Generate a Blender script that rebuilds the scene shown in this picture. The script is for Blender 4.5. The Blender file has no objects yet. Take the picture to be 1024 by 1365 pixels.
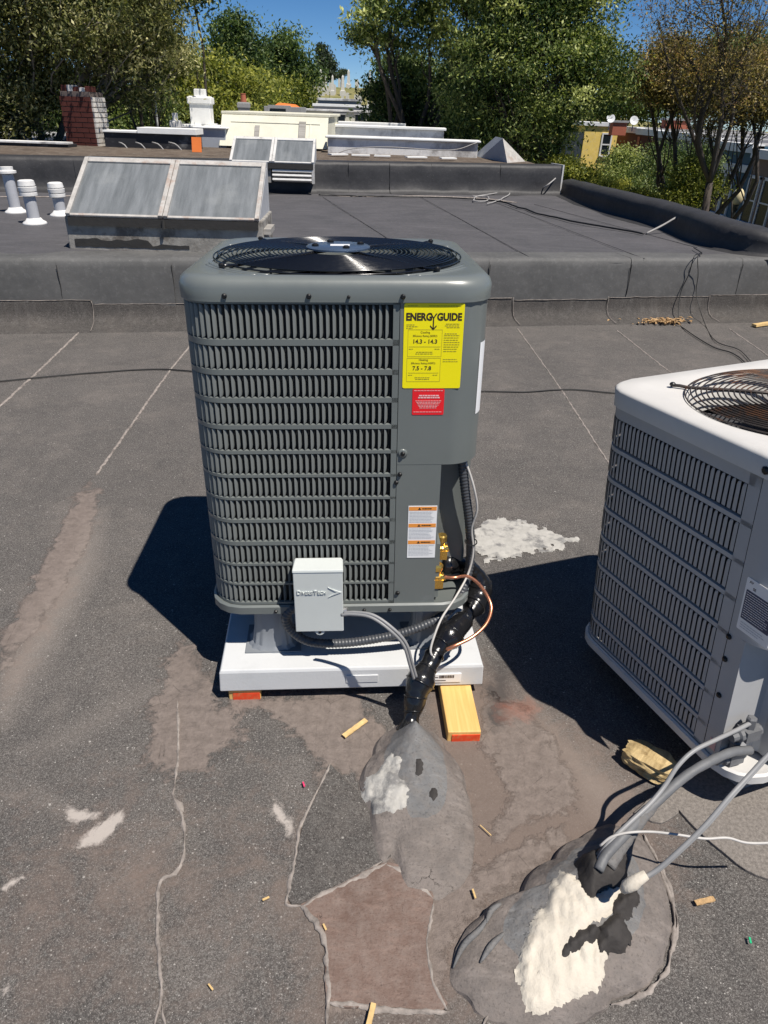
import bpy, bmesh, math, random
import numpy as np
from mathutils import Vector, Matrix, noise as mnoise

scene = bpy.context.scene
COL = scene.collection
R = math.radians
# ------------------------------------------------------------------ camera
FPX, PITCH, ROLL, CAMH = 946.0, 29.5, 2.0, 1.46      # focal length in photo pixels, degrees, metres
_p, _r = R(PITCH), R(ROLL)
FW = np.array([0, math.cos(_p), -math.sin(_p)])
_u0 = np.array([0, math.sin(_p), math.cos(_p)]); _r0 = np.array([1.0, 0, 0])
RT = _r0*math.cos(_r)+_u0*math.sin(_r); UP = _u0*math.cos(_r)-_r0*math.sin(_r)
CC = np.array([0, 0, CAMH])
cam_d = bpy.data.cameras.new('camera'); cam = bpy.data.objects.new('camera', cam_d); COL.objects.link(cam)
cam_d.sensor_fit = 'HORIZONTAL'; cam_d.sensor_width = 36; cam_d.lens = FPX/1024*36
cam_d.clip_start = .05; cam_d.clip_end = 3000
cam.matrix_world = Matrix(((RT[0], UP[0], -FW[0], CC[0]), (RT[1], UP[1], -FW[1], CC[1]), (RT[2], UP[2], -FW[2], CC[2]), (0, 0, 0, 1)))
scene.camera = cam
# ------------------------------------------------------------------ sky and sun
SUNV = Vector((.37, -.35, 1.0)).normalized()
world = bpy.data.worlds.new('World'); scene.world = world; world.use_nodes = True
wn = world.node_tree.nodes; wl = world.node_tree.links; wn.clear()
sky = wn.new('ShaderNodeTexSky'); sky.sky_type = 'NISHITA'; sky.sun_disc = False
sky.sun_elevation = math.asin(SUNV.z); sky.sun_rotation = math.atan2(SUNV.x, SUNV.y)
sky.air_density = .5; sky.dust_density = 0.0; sky.ozone_density = 4.0; sky.altitude = 100
bg = wn.new('ShaderNodeBackground'); bg.inputs['Strength'].default_value = .074
wo = wn.new('ShaderNodeOutputWorld'); hsv = wn.new('ShaderNodeHueSaturation'); hsv.inputs['Saturation'].default_value = 1.22; wl.new(sky.outputs[0], hsv.inputs['Color']); wl.new(hsv.outputs[0], bg.inputs[0]); wl.new(bg.outputs[0], wo.inputs[0])
sun_d = bpy.data.lights.new('sun', 'SUN'); sun_d.energy = 4.7; sun_d.angle = R(.5); sun_d.color = (1, .94, .855)
sun = bpy.data.objects.new('sun', sun_d); COL.objects.link(sun)
sun.rotation_euler = SUNV.to_track_quat('Z', 'Y').to_euler(); sun.location = (5, -5, 12)
scene.view_settings.view_transform = 'Standard'; scene.view_settings.look = 'None'
scene.view_settings.exposure = 0.33; scene.view_settings.gamma = 1.0

# ------------------------------------------------------------------ helpers
rng = np.random.default_rng(7); random.seed(7)
def ray(x, y): return FW+RT*(x-512)/FPX+UP*(682.5-y)/FPX
def gz(x, y, z=0.0):
    d = ray(x, y); return CC+d*((z-CAMH)/d[2])
def gy(x, y, Y):
    d = ray(x, y); return CC+d*(Y/d[1])
def fbm(x, y, z=0.0, o=3):
    a, s, t = 1.0, 0.0, 0.0
    for i in range(o):
        t += a*mnoise.noise((x, y, z+i*7.3)); s += a; a *= .5; x *= 2; y *= 2; z *= 2
    return t/s
def tag(o, label=None, cat=None, group=None, kind=None):
    if label: o['label'] = label
    if cat: o['category'] = cat
    if group: o['group'] = group
    if kind: o['kind'] = kind
    return o
def empty(name, loc=(0, 0, 0), rot=(0, 0, 0)):
    o = bpy.data.objects.new(name, None); COL.objects.link(o); o.location = loc; o.rotation_euler = rot; o.empty_display_size = .1
    return o
def obj(name, me, parent=None, loc=None, rot=None):
    o = bpy.data.objects.new(name, me); COL.objects.link(o)
    if parent is not None: o.parent = parent
    if loc is not None: o.location = loc
    if rot is not None: o.rotation_euler = rot
    return o
def catmull(pts, n=8):
    P = [np.array(p, float) for p in pts]; P = [2*P[0]-P[1]]+P+[2*P[-1]-P[-2]]; out = []
    for i in range(1, len(P)-2):
        a, b, c, d = P[i-1:i+3]
        for k in range(n):
            t = k/n
            out.append(.5*((2*b)+(c-a)*t+(2*a-5*b+4*c-d)*t*t+(3*b-a-3*c+d)*t**3))
    out.append(P[-2]); return out
def resample(path, step):
    P = np.array(path); L = np.r_[0, np.cumsum(np.linalg.norm(np.diff(P, axis=0), axis=1))]
    n = max(2, int(L[-1]/step)+1); s = np.linspace(0, L[-1], n)
    return [np.array([np.interp(t, L, P[:, k]) for k in range(P.shape[1])]) for t in s]
class MB:
    def __init__(s): s.v = []; s.f = []; s.mi = []; s.cm = 0
    def add(s, vs, fs):
        o = len(s.v); s.v.extend([tuple(map(float, v)) for v in vs]); s.f.extend([tuple(i+o for i in f) for f in fs]); s.mi.extend([s.cm]*len(fs))
        return o
    def box(s, c, d, rz=0.0, M=None, taper=1.0):
        hx, hy, hz = d[0]/2, d[1]/2, d[2]/2; vs = []
        for z in (-1, 1):
            k = taper if z > 0 else 1
            for x, y in ((-1, -1), (1, -1), (1, 1), (-1, 1)):
                q = Vector((x*hx*k, y*hy*k, z*hz))
                if rz: q.rotate(Matrix.Rotation(rz, 3, 'Z'))
                if M is not None: q = M @ q
                vs.append((c[0]+q.x, c[1]+q.y, c[2]+q.z))
        s.add(vs, [(3, 2, 1, 0), (4, 5, 6, 7), (0, 1, 5, 4), (1, 2, 6, 5), (2, 3, 7, 6), (3, 0, 4, 7)]); return s
    def b2(s, x0, x1, y0, y1, z0, z1): return s.box(((x0+x1)/2, (y0+y1)/2, (z0+z1)/2), (abs(x1-x0), abs(y1-y0), abs(z1-z0)))
    def tube(s, path, r, n=8, closed=False, caps=True, flat=1.0):
        P = [Vector(p) for p in path]; m = len(P); rr = r if hasattr(r, '__len__') else [r]*m
        T = []
        for i in range(m):
            a = P[(i-1) % m] if closed else P[max(i-1, 0)]; b = P[(i+1) % m] if closed else P[min(i+1, m-1)]
            t = b-a; T.append(t.normalized() if t.length > 1e-9 else Vector((0, 0, 1)))
        u = T[0].orthogonal().normalized()
        if abs(T[0].z) < .9: u = T[0].cross(Vector((0, 0, 1))).normalized()
        vs = []
        for i in range(m):
            u = (u-T[i]*u.dot(T[i])).normalized(); w = T[i].cross(u)
            for k in range(n):
                a = 2*math.pi*k/n; q = P[i]+u*(math.cos(a)*rr[i])+w*(math.sin(a)*rr[i]*flat); vs.append(q)
        fs = []
        for i in range(m if closed else m-1):
            j = (i+1) % m
            for k in range(n): fs.append((i*n+k, i*n+(k+1) % n, j*n+(k+1) % n, j*n+k))
        if caps and not closed: fs += [tuple(range(n-1, -1, -1)), tuple((m-1)*n+k for k in range(n))]
        s.add(vs, fs); return s
    def lathe(s, prof, n=24, c=(0, 0, 0), cap=True, M=None):
        vs = []
        for r, z in prof:
            for k in range(n):
                a = 2*math.pi*k/n; q = Vector((r*math.cos(a), r*math.sin(a), z))
                if M is not None: q = M @ q
                vs.append((c[0]+q.x, c[1]+q.y, c[2]+q.z))
        fs = [(i*n+k, i*n+(k+1) % n, (i+1)*n+(k+1) % n, (i+1)*n+k) for i in range(len(prof)-1) for k in range(n)]
        if cap: fs += [tuple(range(n-1, -1, -1)), tuple((len(prof)-1)*n+k for k in range(n))]
        s.add(vs, fs); return s
    def loft(s, rings, closed=True, capl=False):
        n = len(rings[0]); vs = [p for r_ in rings for p in r_]; fs = []
        for i in range(len(rings)-1):
            for k in range(n if closed else n-1): fs.append((i*n+k, i*n+(k+1) % n, (i+1)*n+(k+1) % n, (i+1)*n+k))
        if capl: fs += [tuple((len(rings)-1)*n+k for k in range(n)), tuple(range(n-1, -1, -1))]
        s.add(vs, fs); return s
    def prism(s, poly, z0, z1):
        n = len(poly); a = sum(poly[i][0]*poly[(i+1) % n][1]-poly[(i+1) % n][0]*poly[i][1] for i in range(n))
        if a < 0: poly = poly[::-1]
        f0 = (lambda p: z0) if not callable(z0) else z0; f1 = (lambda p: z1) if not callable(z1) else z1
        vs = [(p[0], p[1], f0(p)) for p in poly]+[(p[0], p[1], f1(p)) for p in poly]
        s.add(vs, [tuple(range(n-1, -1, -1)), tuple(range(n, 2*n))]+[(i, (i+1) % n, n+(i+1) % n, n+i) for i in range(n)]); return s
    def build(s, name, mat, parent=None, smooth=False, bevel=0, loc=None, rot=None, auto=None):
        us = sorted({i for f in s.f for i in f})
        if len(us) < len(s.v): mp = {u: k for k, u in enumerate(us)}; s.v = [s.v[u] for u in us]; s.f = [tuple(mp[i] for i in f) for f in s.f]
        me = bpy.data.meshes.new(name); me.from_pydata(s.v, [], s.f)
        for m in (mat if isinstance(mat, (list, tuple)) else [mat]): me.materials.append(m)
        if isinstance(mat, (list, tuple)): me.polygons.foreach_set('material_index', s.mi)
        if smooth: me.polygons.foreach_set('use_smooth', [True]*len(me.polygons))
        me.update()
        if auto is not None and smooth:
            try: me.set_sharp_from_angle(angle=R(auto))
            except Exception: pass
        o = obj(name, me, parent, loc, rot)
        if bevel:
            m = o.modifiers.new('bevel', 'BEVEL'); m.width = bevel; m.segments = 2; m.limit_method = 'ANGLE'; m.angle_limit = R(40)
        return o
# ------------------------------------------------------------------ materials
class NT:
    def __init__(s, name):
        s.m = bpy.data.materials.new(name); s.m.use_nodes = True; s.t = s.m.node_tree; s.n = s.t.nodes; s.l = s.t.links
        s.n.clear(); s.out = s.n.new('ShaderNodeOutputMaterial'); s.b = s.n.new('ShaderNodeBsdfPrincipled'); s.l.new(s.b.outputs[0], s.out.inputs[0])
        s.tc = s.n.new('ShaderNodeTexCoord'); s.co = s.tc.outputs['Object']
    def set(s, k, v):
        if isinstance(v, bpy.types.NodeSocket): s.l.new(v, s.b.inputs[k])
        else: s.b.inputs[k].default_value = v
    def noise(s, scale, detail=4, rough=.6, co=None, out='Fac', dist=0.0):
        n = s.n.new('ShaderNodeTexNoise'); n.inputs['Scale'].default_value = scale; n.inputs['Detail'].default_value = detail; n.inputs['Roughness'].default_value = rough; n.inputs['Distortion'].default_value = dist
        s.l.new(co or s.co, n.inputs['Vector']); return n.outputs[out]
    def vor(s, scale, out='Distance', co=None, feature='F1'):
        n = s.n.new('ShaderNodeTexVoronoi'); n.feature = feature; n.inputs['Scale'].default_value = scale; s.l.new(co or s.co, n.inputs['Vector']); return n.outputs[out]
    def ramp(s, fac, stops):
        n = s.n.new('ShaderNodeValToRGB'); e = n.color_ramp.elements
        while len(e) < len(stops): e.new(.5)
        for i, (p, c) in enumerate(stops):
            e[i].position = p; e[i].color = (c, c, c, 1) if not hasattr(c, '__len__') else (*c[:3], 1)
        s.l.new(fac, n.inputs[0]); return n.outputs[0]
    def mix(s, fac, a, b, mode='MIX'):
        n = s.n.new('ShaderNodeMix'); n.data_type = 'RGBA'; n.blend_type = mode
        for k, v in ((0, fac), (6, a), (7, b)):
            if isinstance(v, bpy.types.NodeSocket): s.l.new(v, n.inputs[k])
            elif k == 0: n.inputs[0].default_value = v
            else: n.inputs[k].default_value = (*v[:3], 1) if hasattr(v, '__len__') else (v, v, v, 1)
        return n.outputs[2]
    def math(s, op, a, b=0.0, clamp=False):
        n = s.n.new('ShaderNodeMath'); n.operation = op; n.use_clamp = clamp
        for k, v in ((0, a), (1, b)):
            if isinstance(v, bpy.types.NodeSocket): s.l.new(v, n.inputs[k])
            else: n.inputs[k].default_value = v
        return n.outputs[0]
    def attr(s, name, out='Fac'):
        n = s.n.new('ShaderNodeAttribute'); n.attribute_name = name; return n.outputs[out]
    def bump(s, h, strength=.3, dist=.01, prev=None):
        n = s.n.new('ShaderNodeBump'); n.inputs['Strength'].default_value = strength; n.inputs['Distance'].default_value = dist; s.l.new(h, n.inputs['Height'])
        if prev is not None: s.l.new(prev, n.inputs['Normal'])
        return n.outputs[0]
    def mapping(s, scale=(1, 1, 1), rot=(0, 0, 0), co=None):
        n = s.n.new('ShaderNodeMapping'); n.inputs['Scale'].default_value = scale; n.inputs['Rotation'].default_value = rot; s.l.new(co or s.co, n.inputs['Vector']); return n.outputs[0]
def plain(name, c, rough=.5, metal=0.0, var=.12, vs=9, bump=0.0, bs=60, spec=.5, dirt=None, ds=3, dlo=.5, dhi=.7, coat=0.0, world=False):
    t = NT(name)
    if world:
        g = t.n.new('ShaderNodeNewGeometry'); t.co = g.outputs['Position']
    f = t.noise(vs, 5, .65)
    col = t.mix(t.ramp(f, [(.25, 0), (.75, 1)]), tuple(x*(1-var) for x in c), tuple(min(1, x*(1+var)) for x in c))
    if dirt: col = t.mix(t.ramp(t.noise(ds, 7, .7), [(dlo, 0), (dhi, 1)]), col, dirt)
    t.set('Base Color', col); t.set('Metallic', metal); t.set('Specular IOR Level', spec)
    t.set('Roughness', t.ramp(t.noise(vs*2.3, 3), [(.2, max(0, rough-.08)), (.8, min(1, rough+.08))]))
    if coat: t.set('Coat Weight', coat)
    if bump: t.set('Normal', t.bump(t.noise(bs, 5, .7), bump, .004))
    return t.m
M = {}
def roof_material(name, attrs, gain=1.0):
    t = NT(name); g = t.n.new('ShaderNodeNewGeometry'); t.co = g.outputs['Position']
    big = t.noise(1.6, 5, .6); mid = t.noise(14, 5, .7); fine = t.noise(330, 3, .8)
    base = t.mix(t.ramp(big, [(.3, 0), (.72, 1)]), (.072, .067, .064), (.126, .114, .106))
    base = t.mix(t.ramp(mid, [(.40, 0), (.75, .55)]), base, (.165, .147, .133))
    base = t.mix(t.ramp(t.noise(3.4, 6, .7, dist=.4), [(.50, 0), (.72, .55)]), base, (.225, .195, .172)); base = t.mix(t.ramp(t.noise(2.1, 6, .7), [(.30, .5), (.46, 0)]), base, (.060, .056, .054))
    gran = t.vor(620, 'Color'); sep = t.n.new('ShaderNodeSeparateColor'); t.l.new(gran, sep.inputs[0])
    sp_ = t.noise(160, 3, .85); base = t.mix(t.ramp(sp_, [(.36, .6), (.49, 0)]), base, (.030, .028, .027)); base = t.mix(t.ramp(sp_, [(.53, 0), (.66, .5)]), base, (.28, .278, .258))
    base = t.mix(t.ramp(fine, [(.30, .8), (.55, 0)]), base, (.035, .032, .031))
    base = t.mix(t.ramp(sep.outputs[0], [(.70, 0), (1.0, .7)]), base, (.27, .25, .235))
    speck = None
    for sc_, pr in ((62, .965), (110, .88), (190, .84)):
        spk = t.vor(sc_, 'Color'); s2 = t.n.new('ShaderNodeSeparateColor'); t.l.new(spk, s2.inputs[0]); sd = t.vor(sc_, 'Distance')
        q = t.math('MULTIPLY', t.ramp(s2.outputs[1], [(pr, 0), (pr+.03, 1)]), t.ramp(sd, [(.13, 1), (.23, 0)])); speck = q if speck is None else t.math('MAXIMUM', speck, q)
    base = t.mix(t.math('MULTIPLY', speck, .75), base, (.50, .475, .44))
    h = t.math('ADD', t.math('MULTIPLY', sep.outputs[0], .6), t.math('MULTIPLY', fine, .8))
    rough = .88
    if attrs:
        n1 = t.noise(9, 8, .72, dist=.6); n2 = t.noise(38, 6, .75)
        def edge(a, k=.62, w=.1):
            e = t.math('ADD', t.attr(a), t.math('MULTIPLY', t.math('SUBTRACT', n1, .5), 1.2))
            e = t.math('ADD', e, t.math('MULTIPLY', t.math('SUBTRACT', n2, .5), .5))
            return t.ramp(e, [(k-w, 0), (k+w, 1)])
        tan = edge('brown', .45, .22)
        base = t.mix(t.math('MULTIPLY', tan, .8), base, t.mix(n2, (.145, .108, .090), (.225, .175, .148)))
        sm = edge('smear', .5, .055)
        smc = t.mix(t.ramp(n2, [(.3, 0), (.7, 1)]), (.140, .115, .101), (.245, .203, .180))
        crack = t.ramp(t.vor(11, 'Distance', feature='DISTANCE_TO_EDGE'), [(0, 1), (.012, 0)])
        smc = t.mix(t.math('MULTIPLY', crack, t.ramp(n1, [(.5, 0), (.62, .7)])), smc, (.03, .026, .024))
        base = t.mix(t.math('MULTIPLY', sm, .92), base, smc)
        dk = edge('dark', .55, .1); base = t.mix(t.math('MULTIPLY', dk, .8), base, (.055, .050, .048))
        rd = edge('red', .6, .25); base = t.mix(t.math('MULTIPLY', rd, .7), base, (.30, .115, .075))
        pl = edge('pale', .50, .09); base = t.mix(t.math('MULTIPLY', pl, .8), base, (.50, .45, .41))
        dust = t.ramp(t.attr('dust'), [(.15, 0), (1, 1)]); base = t.mix(t.math('MULTIPLY', dust, .6), base, (.33, .285, .25))
        flat = t.math('SUBTRACT', 1, t.math('MULTIPLY', t.math('MAXIMUM', sm, dk), .8)); h = t.math('MULTIPLY', h, flat)
        nb = t.bump(t.math('ADD', t.math('MULTIPLY', sm, .7), t.math('MULTIPLY', n2, t.math('MULTIPLY', sm, 1.2))), .9, .006)
        t.set('Normal', t.bump(h, .55, .0025, nb))
    else:
        t.set('Normal', t.bump(h, .5, .0025))
    if gain != 1: base = t.mix(1.0, base, (gain, gain, gain), 'MULTIPLY'); base = t.mix(t.ramp(t.noise(4, 5, .7, co=t.mapping((6, 6, .5))), [(.5, 0), (.72, .4)]), base, (.16, .15, .14))
    t.set('Base Color', base); t.set('Roughness', rough); t.set('Specular IOR Level', .25)
    return t.m
M['roof'] = roof_material('granule roof felt', True)
M['roof_plain'] = roof_material('granule flashing felt', False, .62)
M['roof_dark'] = roof_material('newer granule felt', False, .80)
def smooth_felt(name, c0, c1, streak=.0, rough=.72):
    t = NT(name); g = t.n.new('ShaderNodeNewGeometry'); t.co = g.outputs['Position']
    b = t.mix(t.ramp(t.noise(2.2, 6, .65), [(.3, 0), (.7, 1)]), c0, c1)
    b = t.mix(t.ramp(t.noise(26, 5, .75), [(.5, 0), (.8, .45)]), b, tuple(x*1.7 for x in c1))
    v = t.vor(75, 'Distance'); vc = t.vor(75, 'Color'); s2 = t.n.new('ShaderNodeSeparateColor'); t.l.new(vc, s2.inputs[0])
    b = t.mix(t.math('MULTIPLY', t.ramp(v, [(.08, 1), (.2, 0)]), t.ramp(s2.outputs[0], [(.955, 0), (.97, .6)])), b, (.4, .38, .36))
    if streak:
        st = t.noise(3, 5, .7, co=t.mapping((1, 9, 1)))
        b = t.mix(t.ramp(st, [(.5, 0), (.75, streak)]), b, tuple(x*2.4 for x in c1))
    t.set('Base Color', b); t.set('Roughness', rough); t.set('Specular IOR Level', .35)
    t.set('Normal', t.bump(t.noise(140, 4, .7), .35, .003, t.bump(t.noise(5, 3, .5), .25, .03)))
    return t.m
M['felt_up'] = smooth_felt('smooth upper roof felt', (.066, .065, .069), (.094, .090, .095), .25)
M['felt_wall'] = smooth_felt('smooth wall felt', (.078, .078, .077), (.128, .126, .123))
M['felt_dark'] = smooth_felt('dark parapet felt', (.026, .026, .028), (.046, .045, .047), 0, .55)
M['bead'] = plain('dried lap cement', (.29, .255, .23), .9, 0, .35, 45, .5, 120, .2, (.12, .105, .095), 18)
M['bead_dark'] = plain('dark lap line', (.022, .021, .021), .9, 0, .3, 30)
M['lapline'] = plain('worn felt lap', (.065, .063, .066), .9, 0, .3, 30)
M['mound'] = plain('grey roofing cement', (.180, .181, .184), .62, 0, .28, 9, .8, 45, .4, (.22, .19, .168), 6, .48, .66, world=True)
def cement_mat(name, c0, c1, c2):
    t = NT(name); g_ = t.n.new('ShaderNodeNewGeometry'); t.co = g_.outputs['Position']
    n1 = t.noise(6, 7, .7, dist=.5); n2 = t.noise(34, 7, .78); n3 = t.noise(170, 4, .7); wv = t.noise(16, 5, .7, co=t.mapping((1, 3.5, 1), (0, 0, R(35))))
    col = t.mix(t.ramp(n1, [(.34, 0), (.66, 1)]), c0, c1); col = t.mix(t.ramp(n2, [(.42, 0), (.75, .75)]), col, c2); col = t.mix(t.ramp(wv, [(.52, 0), (.70, .5)]), col, tuple(x*1.45 for x in c1)); col = t.mix(t.ramp(n3, [(.30, .6), (.46, 0)]), col, tuple(x*.5 for x in c0))
    vm = t.n.new('ShaderNodeVectorMath'); vm.operation = 'MULTIPLY_ADD'; t.l.new(t.noise(22, 5, .7, out='Color'), vm.inputs[0]); vm.inputs[1].default_value = (.06, .06, .06); t.l.new(t.co, vm.inputs[2]); wco = vm.outputs[0]
    cr = t.math('MULTIPLY', t.ramp(t.vor(9, 'Distance', feature='DISTANCE_TO_EDGE', co=wco), [(0, 1), (.008, 0)]), t.ramp(n1, [(.56, 0), (.64, 1)]))
    col = t.mix(t.math('MULTIPLY', cr, .85), col, (.02, .018, .017)); t.set('Base Color', col); t.set('Roughness', t.ramp(n2, [(.3, .55), (.7, .85)])); t.set('Specular IOR Level', .35)
    h = t.math('ADD', t.math('ADD', t.math('MULTIPLY', n2, .8), t.math('MULTIPLY', n3, .35)), t.math('SUBTRACT', t.math('MULTIPLY', wv, .5), cr)); t.set('Normal', t.bump(h, .75, .005)); return t.m
M['mound'] = cement_mat('grey trowelled roofing cement', (.112, .113, .116), (.176, .176, .177), (.190, .168, .150))
M['skirt'] = cement_mat('brown grey trowelled cement', (.120, .105, .096), (.188, .164, .150), (.235, .200, .178))
M['brownpatch'] = cement_mat('rust brown granule patch', (.135, .088, .070), (.190, .132, .108), (.25, .205, .18))
M['skirt_plain'] = plain('brown grey roofing cement', (.175, .155, .142), .8, 0, .3, 9, .9, 60, .3, (.25, .212, .188), 9, .5, .7, world=True)
M['cementblack'] = plain('fresh black brown cement', (.038, .034, .032), .75, 0, .3, 22, .8, 50, .35, world=True)
M['mastic'] = plain('white mastic', (.57, .52, .44), .8, 0, .1, 20, 1.0, 45, .3, (.48, .42, .34), 24, .58, .8, world=True)
M['mastic_old'] = plain('chalky white mastic', (.42, .405, .375), .85, 0, .2, 25, .9, 60, .3, (.20, .195, .19), 14, .50, .62, world=True)
M['lightpatch'] = plain('pale granule patch', (.215, .193, .174), .9, 0, .4, 130, .8, 240, .2, world=True)
def metal_paint(name, c, rough=.38, dirt=None, coat=.0, var=.05, dlo=.55, dhi=.8):
    t = NT(name)
    col = t.mix(t.ramp(t.noise(5, 5, .6), [(.3, 0), (.7, 1)]), tuple(x*(1-var) for x in c), tuple(x*(1+var) for x in c))
    if dirt: col = t.mix(t.ramp(t.noise(7, 8, .75), [(dlo, 0), (dhi, .8)]), col, dirt)
    t.set('Base Color', col); t.set('Specular IOR Level', .5); t.set('Coat Weight', coat); t.set('Coat Roughness', .25)
    t.set('Roughness', t.ramp(t.noise(22, 4), [(.2, rough-.07), (.8, rough+.08)])); t.set('Normal', t.bump(t.noise(420, 2), .05, .001, t.bump(t.noise(4, 2), .06, .02)))
    return t.m
M['unit'] = metal_paint('grey green cabinet paint', (.146, .161, .156), .36, (.22, .235, .235), .25, .05, .62, .9)
M['slat'] = metal_paint('cabinet louvre paint', (.165, .178, .174), .45)
M['unit2'] = metal_paint('old light grey cabinet paint', (.405, .408, .415), .55, (.32, .31, .30))
M['unit2top'] = metal_paint('old weathered top paint', (.60, .585, .56), .6, (.46, .44, .42), 0, .06, .55, .85)
M['coil'] = plain('dark coil fins', (.006, .007, .009), .6, 0, .2, 30)
M['coil2'] = plain('dusty coil fins', (.045, .045, .05), .8, 0, .2, 30)
M['wire'] = plain('black coated wire', (.009, .010, .013), .2, 0, .1, 20, spec=.7)
M['rustwire'] = plain('rusting wire', (.055, .045, .04), .5, .2, .3, 40, 0, 60, .5, (.15, .07, .035), 12, .52, .62)
M['hub'] = plain('hub plate with painted blue reflection', (.09, .13, .2), .3, .4, .2, 20)  # bluish reflection put into the plate's base colour
M['screw'] = plain('black screw', (.012, .012, .013), .35, .3, .1, 20)
M['steel'] = plain('bright steel', (.6, .6, .6), .3, .9, .1, 30)
M['yellow'] = plain('yellow label', (.92, .80, .0), .45, 0, .01, 5)
M['yellow_ink'] = plain('faint grey print', (.42, .36, .03), .6, 0, .05, 5)
M['ink'] = plain('black print', (.035, .018, .012), .5, 0, .05, 5)
M['red'] = plain('red label', (.80, .012, .02), .4, 0, .02, 5)
M['white'] = plain('white label', (.82, .82, .82), .45, 0, .02, 5)
M['pinkprint'] = plain('pale print on red', (.85, .50, .50), .5, 0, .02, 5)
M['greyprint'] = plain('grey fine print', (.50, .51, .53), .5, 0, .02, 5)
M['orange'] = plain('orange band', (.80, .30, .055), .5, 0, .02, 5)
M['pad'] = plain('white equipment pad', (.57, .58, .585), .6, 0, .04, 6, .15, 160, .4, (.50, .51, .515), 9, .55, .8)
M['riser'] = plain('grey plastic riser', (.20, .215, .235), .5, 0, .06, 10)
M['boxpaint'] = metal_paint('light grey enclosure paint', (.56, .59, .575), .42)
M['conduit'] = plain('grey flexible conduit', (.062, .066, .074), .42, 0, .1, 20)
M['cable'] = plain('pale grey cable sheath', (.27, .27, .272), .5, 0, .06, 20)
M['twine'] = plain('off white wire sheath', (.50, .48, .455), .5, 0, .1, 30)
M['tape'] = plain('black vinyl tape', (.010, .010, .011), .22, 0, .2, 14, .5, 25, .6)
M['copper'] = plain('copper tube', (.72, .30, .17), .3, .85, .12, 30)
M['brass'] = plain('brass valve', (.80, .52, .14), .26, .9, .1, 30)
M['pipegrey'] = plain('grey pipe insulation', (.135, .138, .145), .6, 0, .15, 20, .3, 60)
M['blackcord'] = plain('black cord', (.012, .012, .012), .5, 0, .1, 20)
M['ropegrey'] = plain('grey weathered rope', (.33, .32, .31), .8, 0, .2, 40)
def wood_mat(name, c0, c1, sc=(3, 60, 60), rough=.6, bump=.25):
    t = NT(name); co = t.mapping(sc); n = t.noise(1.0, 6, .65, co=co, dist=.4)
    t.set('Base Color', t.mix(t.ramp(n, [(.3, 0), (.7, 1)]), c0, c1)); t.set('Roughness', rough); t.set('Normal', t.bump(n, bump, .003)); return t.m
M['lumber'] = wood_mat('new yellow lumber', (.62, .36, .10), (.80, .53, .20), (60, 3, 60))
M['rotwood'] = wood_mat('rotten wood', (.20, .13, .05), (.62, .47, .24), (50, 9, 60), .9, 1.0)
M['oldwood'] = wood_mat('weathered grey wood', (.20, .185, .165), (.42, .40, .37), (3, 30, 60), .9, .6)
M['redend'] = plain('red painted lumber end', (.75, .07, .02), .5, 0, .2, 40, .3, 60, .4, (.5, .25, .1), 60)
M['pipewhite'] = plain('grey painted vent pipe', (.44, .45, .48), .5, 0, .1, 9, .1, 60, .5, (.60, .60, .60), 8, .55, .75)
M['capwhite'] = plain('white mastic cap', (.72, .71, .69), .6, 0, .1, 20, .4, 40)
def glazing(name, c0, c1):
    t = NT(name); st = t.noise(2.5, 5, .6, co=t.mapping((7, .7, 1))); n = t.noise(3, 4)
    col = t.mix(t.ramp(st, [(.3, 0), (.72, 1)]), c0, c1); col = t.mix(t.ramp(n, [(.55, 0), (.8, .35)]), col, (.36, .37, .36))
    t.set('Base Color', col); t.set('Roughness', .38); t.set('Specular IOR Level', .55)
    t.set('Normal', t.bump(t.vor(70, 'Distance'), .3, .004)); return t.m
M['glaze'] = glazing('weathered wired glass', (.115, .125, .13), (.215, .228, .238))
M['skyframe'] = plain('rust stained flashing', (.42, .40, .375), .8, 0, .25, 14, .7, 40, .3, (.33, .23, .18), 5, .52, .68)
M['skyframe_w'] = plain('pale painted flashing', (.56, .55, .53), .8, 0, .12, 10, .4, 50, .3, (.30, .28, .26), 8, .55, .7)
M['tarwood'] = plain('grey painted curb', (.30, .285, .26), .85, 0, .4, 7, .8, 40, .25, (.14, .125, .11), 4.5, .50, .62)
M['tar'] = plain('black tar', (.03, .028, .026), .7, 0, .2, 14, .5, 40)
M['cheek'] = plain('grey metal cheek', (.42, .43, .45), .6, 0, .12, 8)
def bg(name, c, rough=.85, var=.1, dirt=None, ds=2.2, lo=.5, hi=.68): return plain(name, c, rough, 0, var, 3, .3, 20, .25, dirt, ds, lo, hi)
M['bwhite'] = bg('peeling white paint', (.78, .77, .75), dirt=(.33, .32, .31), ds=1.5, lo=.46, hi=.62)
M['bwhite2'] = bg('chalky white paint', (.80, .80, .78), dirt=(.60, .60, .58), lo=.6, hi=.85)
M['bcream'] = bg('cream painted board', (.66, .64, .53), dirt=(.57, .55, .45), lo=.6, hi=.8)
M['bbluegrey'] = bg('pale blue grey paint', (.36, .39, .44))
M['bgrey'] = bg('grey render', (.30, .30, .30))
M['bdark'] = bg('dark tarred wall', (.030, .030, .034), .5, .3, (.16, .16, .16), 3, .55, .7)
M['bdirt'] = bg('leafy roof dirt', (.11, .085, .066), .95, .4, (.2, .17, .14), 8)
M['orangesheet'] = bg('orange board', (.75, .20, .05))
M['brick'] = bg('red brick', (.085, .026, .021), .9, .4, (.36, .13, .06), 4, .62, .7)  # tree shade is in the dark red, sun patches in the orange blotches
M['brick_w'] = bg('whitewashed brick', (.60, .57, .53), .9, .2, (.30, .18, .14), 8, .55, .7)
M['mortar'] = bg('old mortar', (.13, .105, .095))
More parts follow.
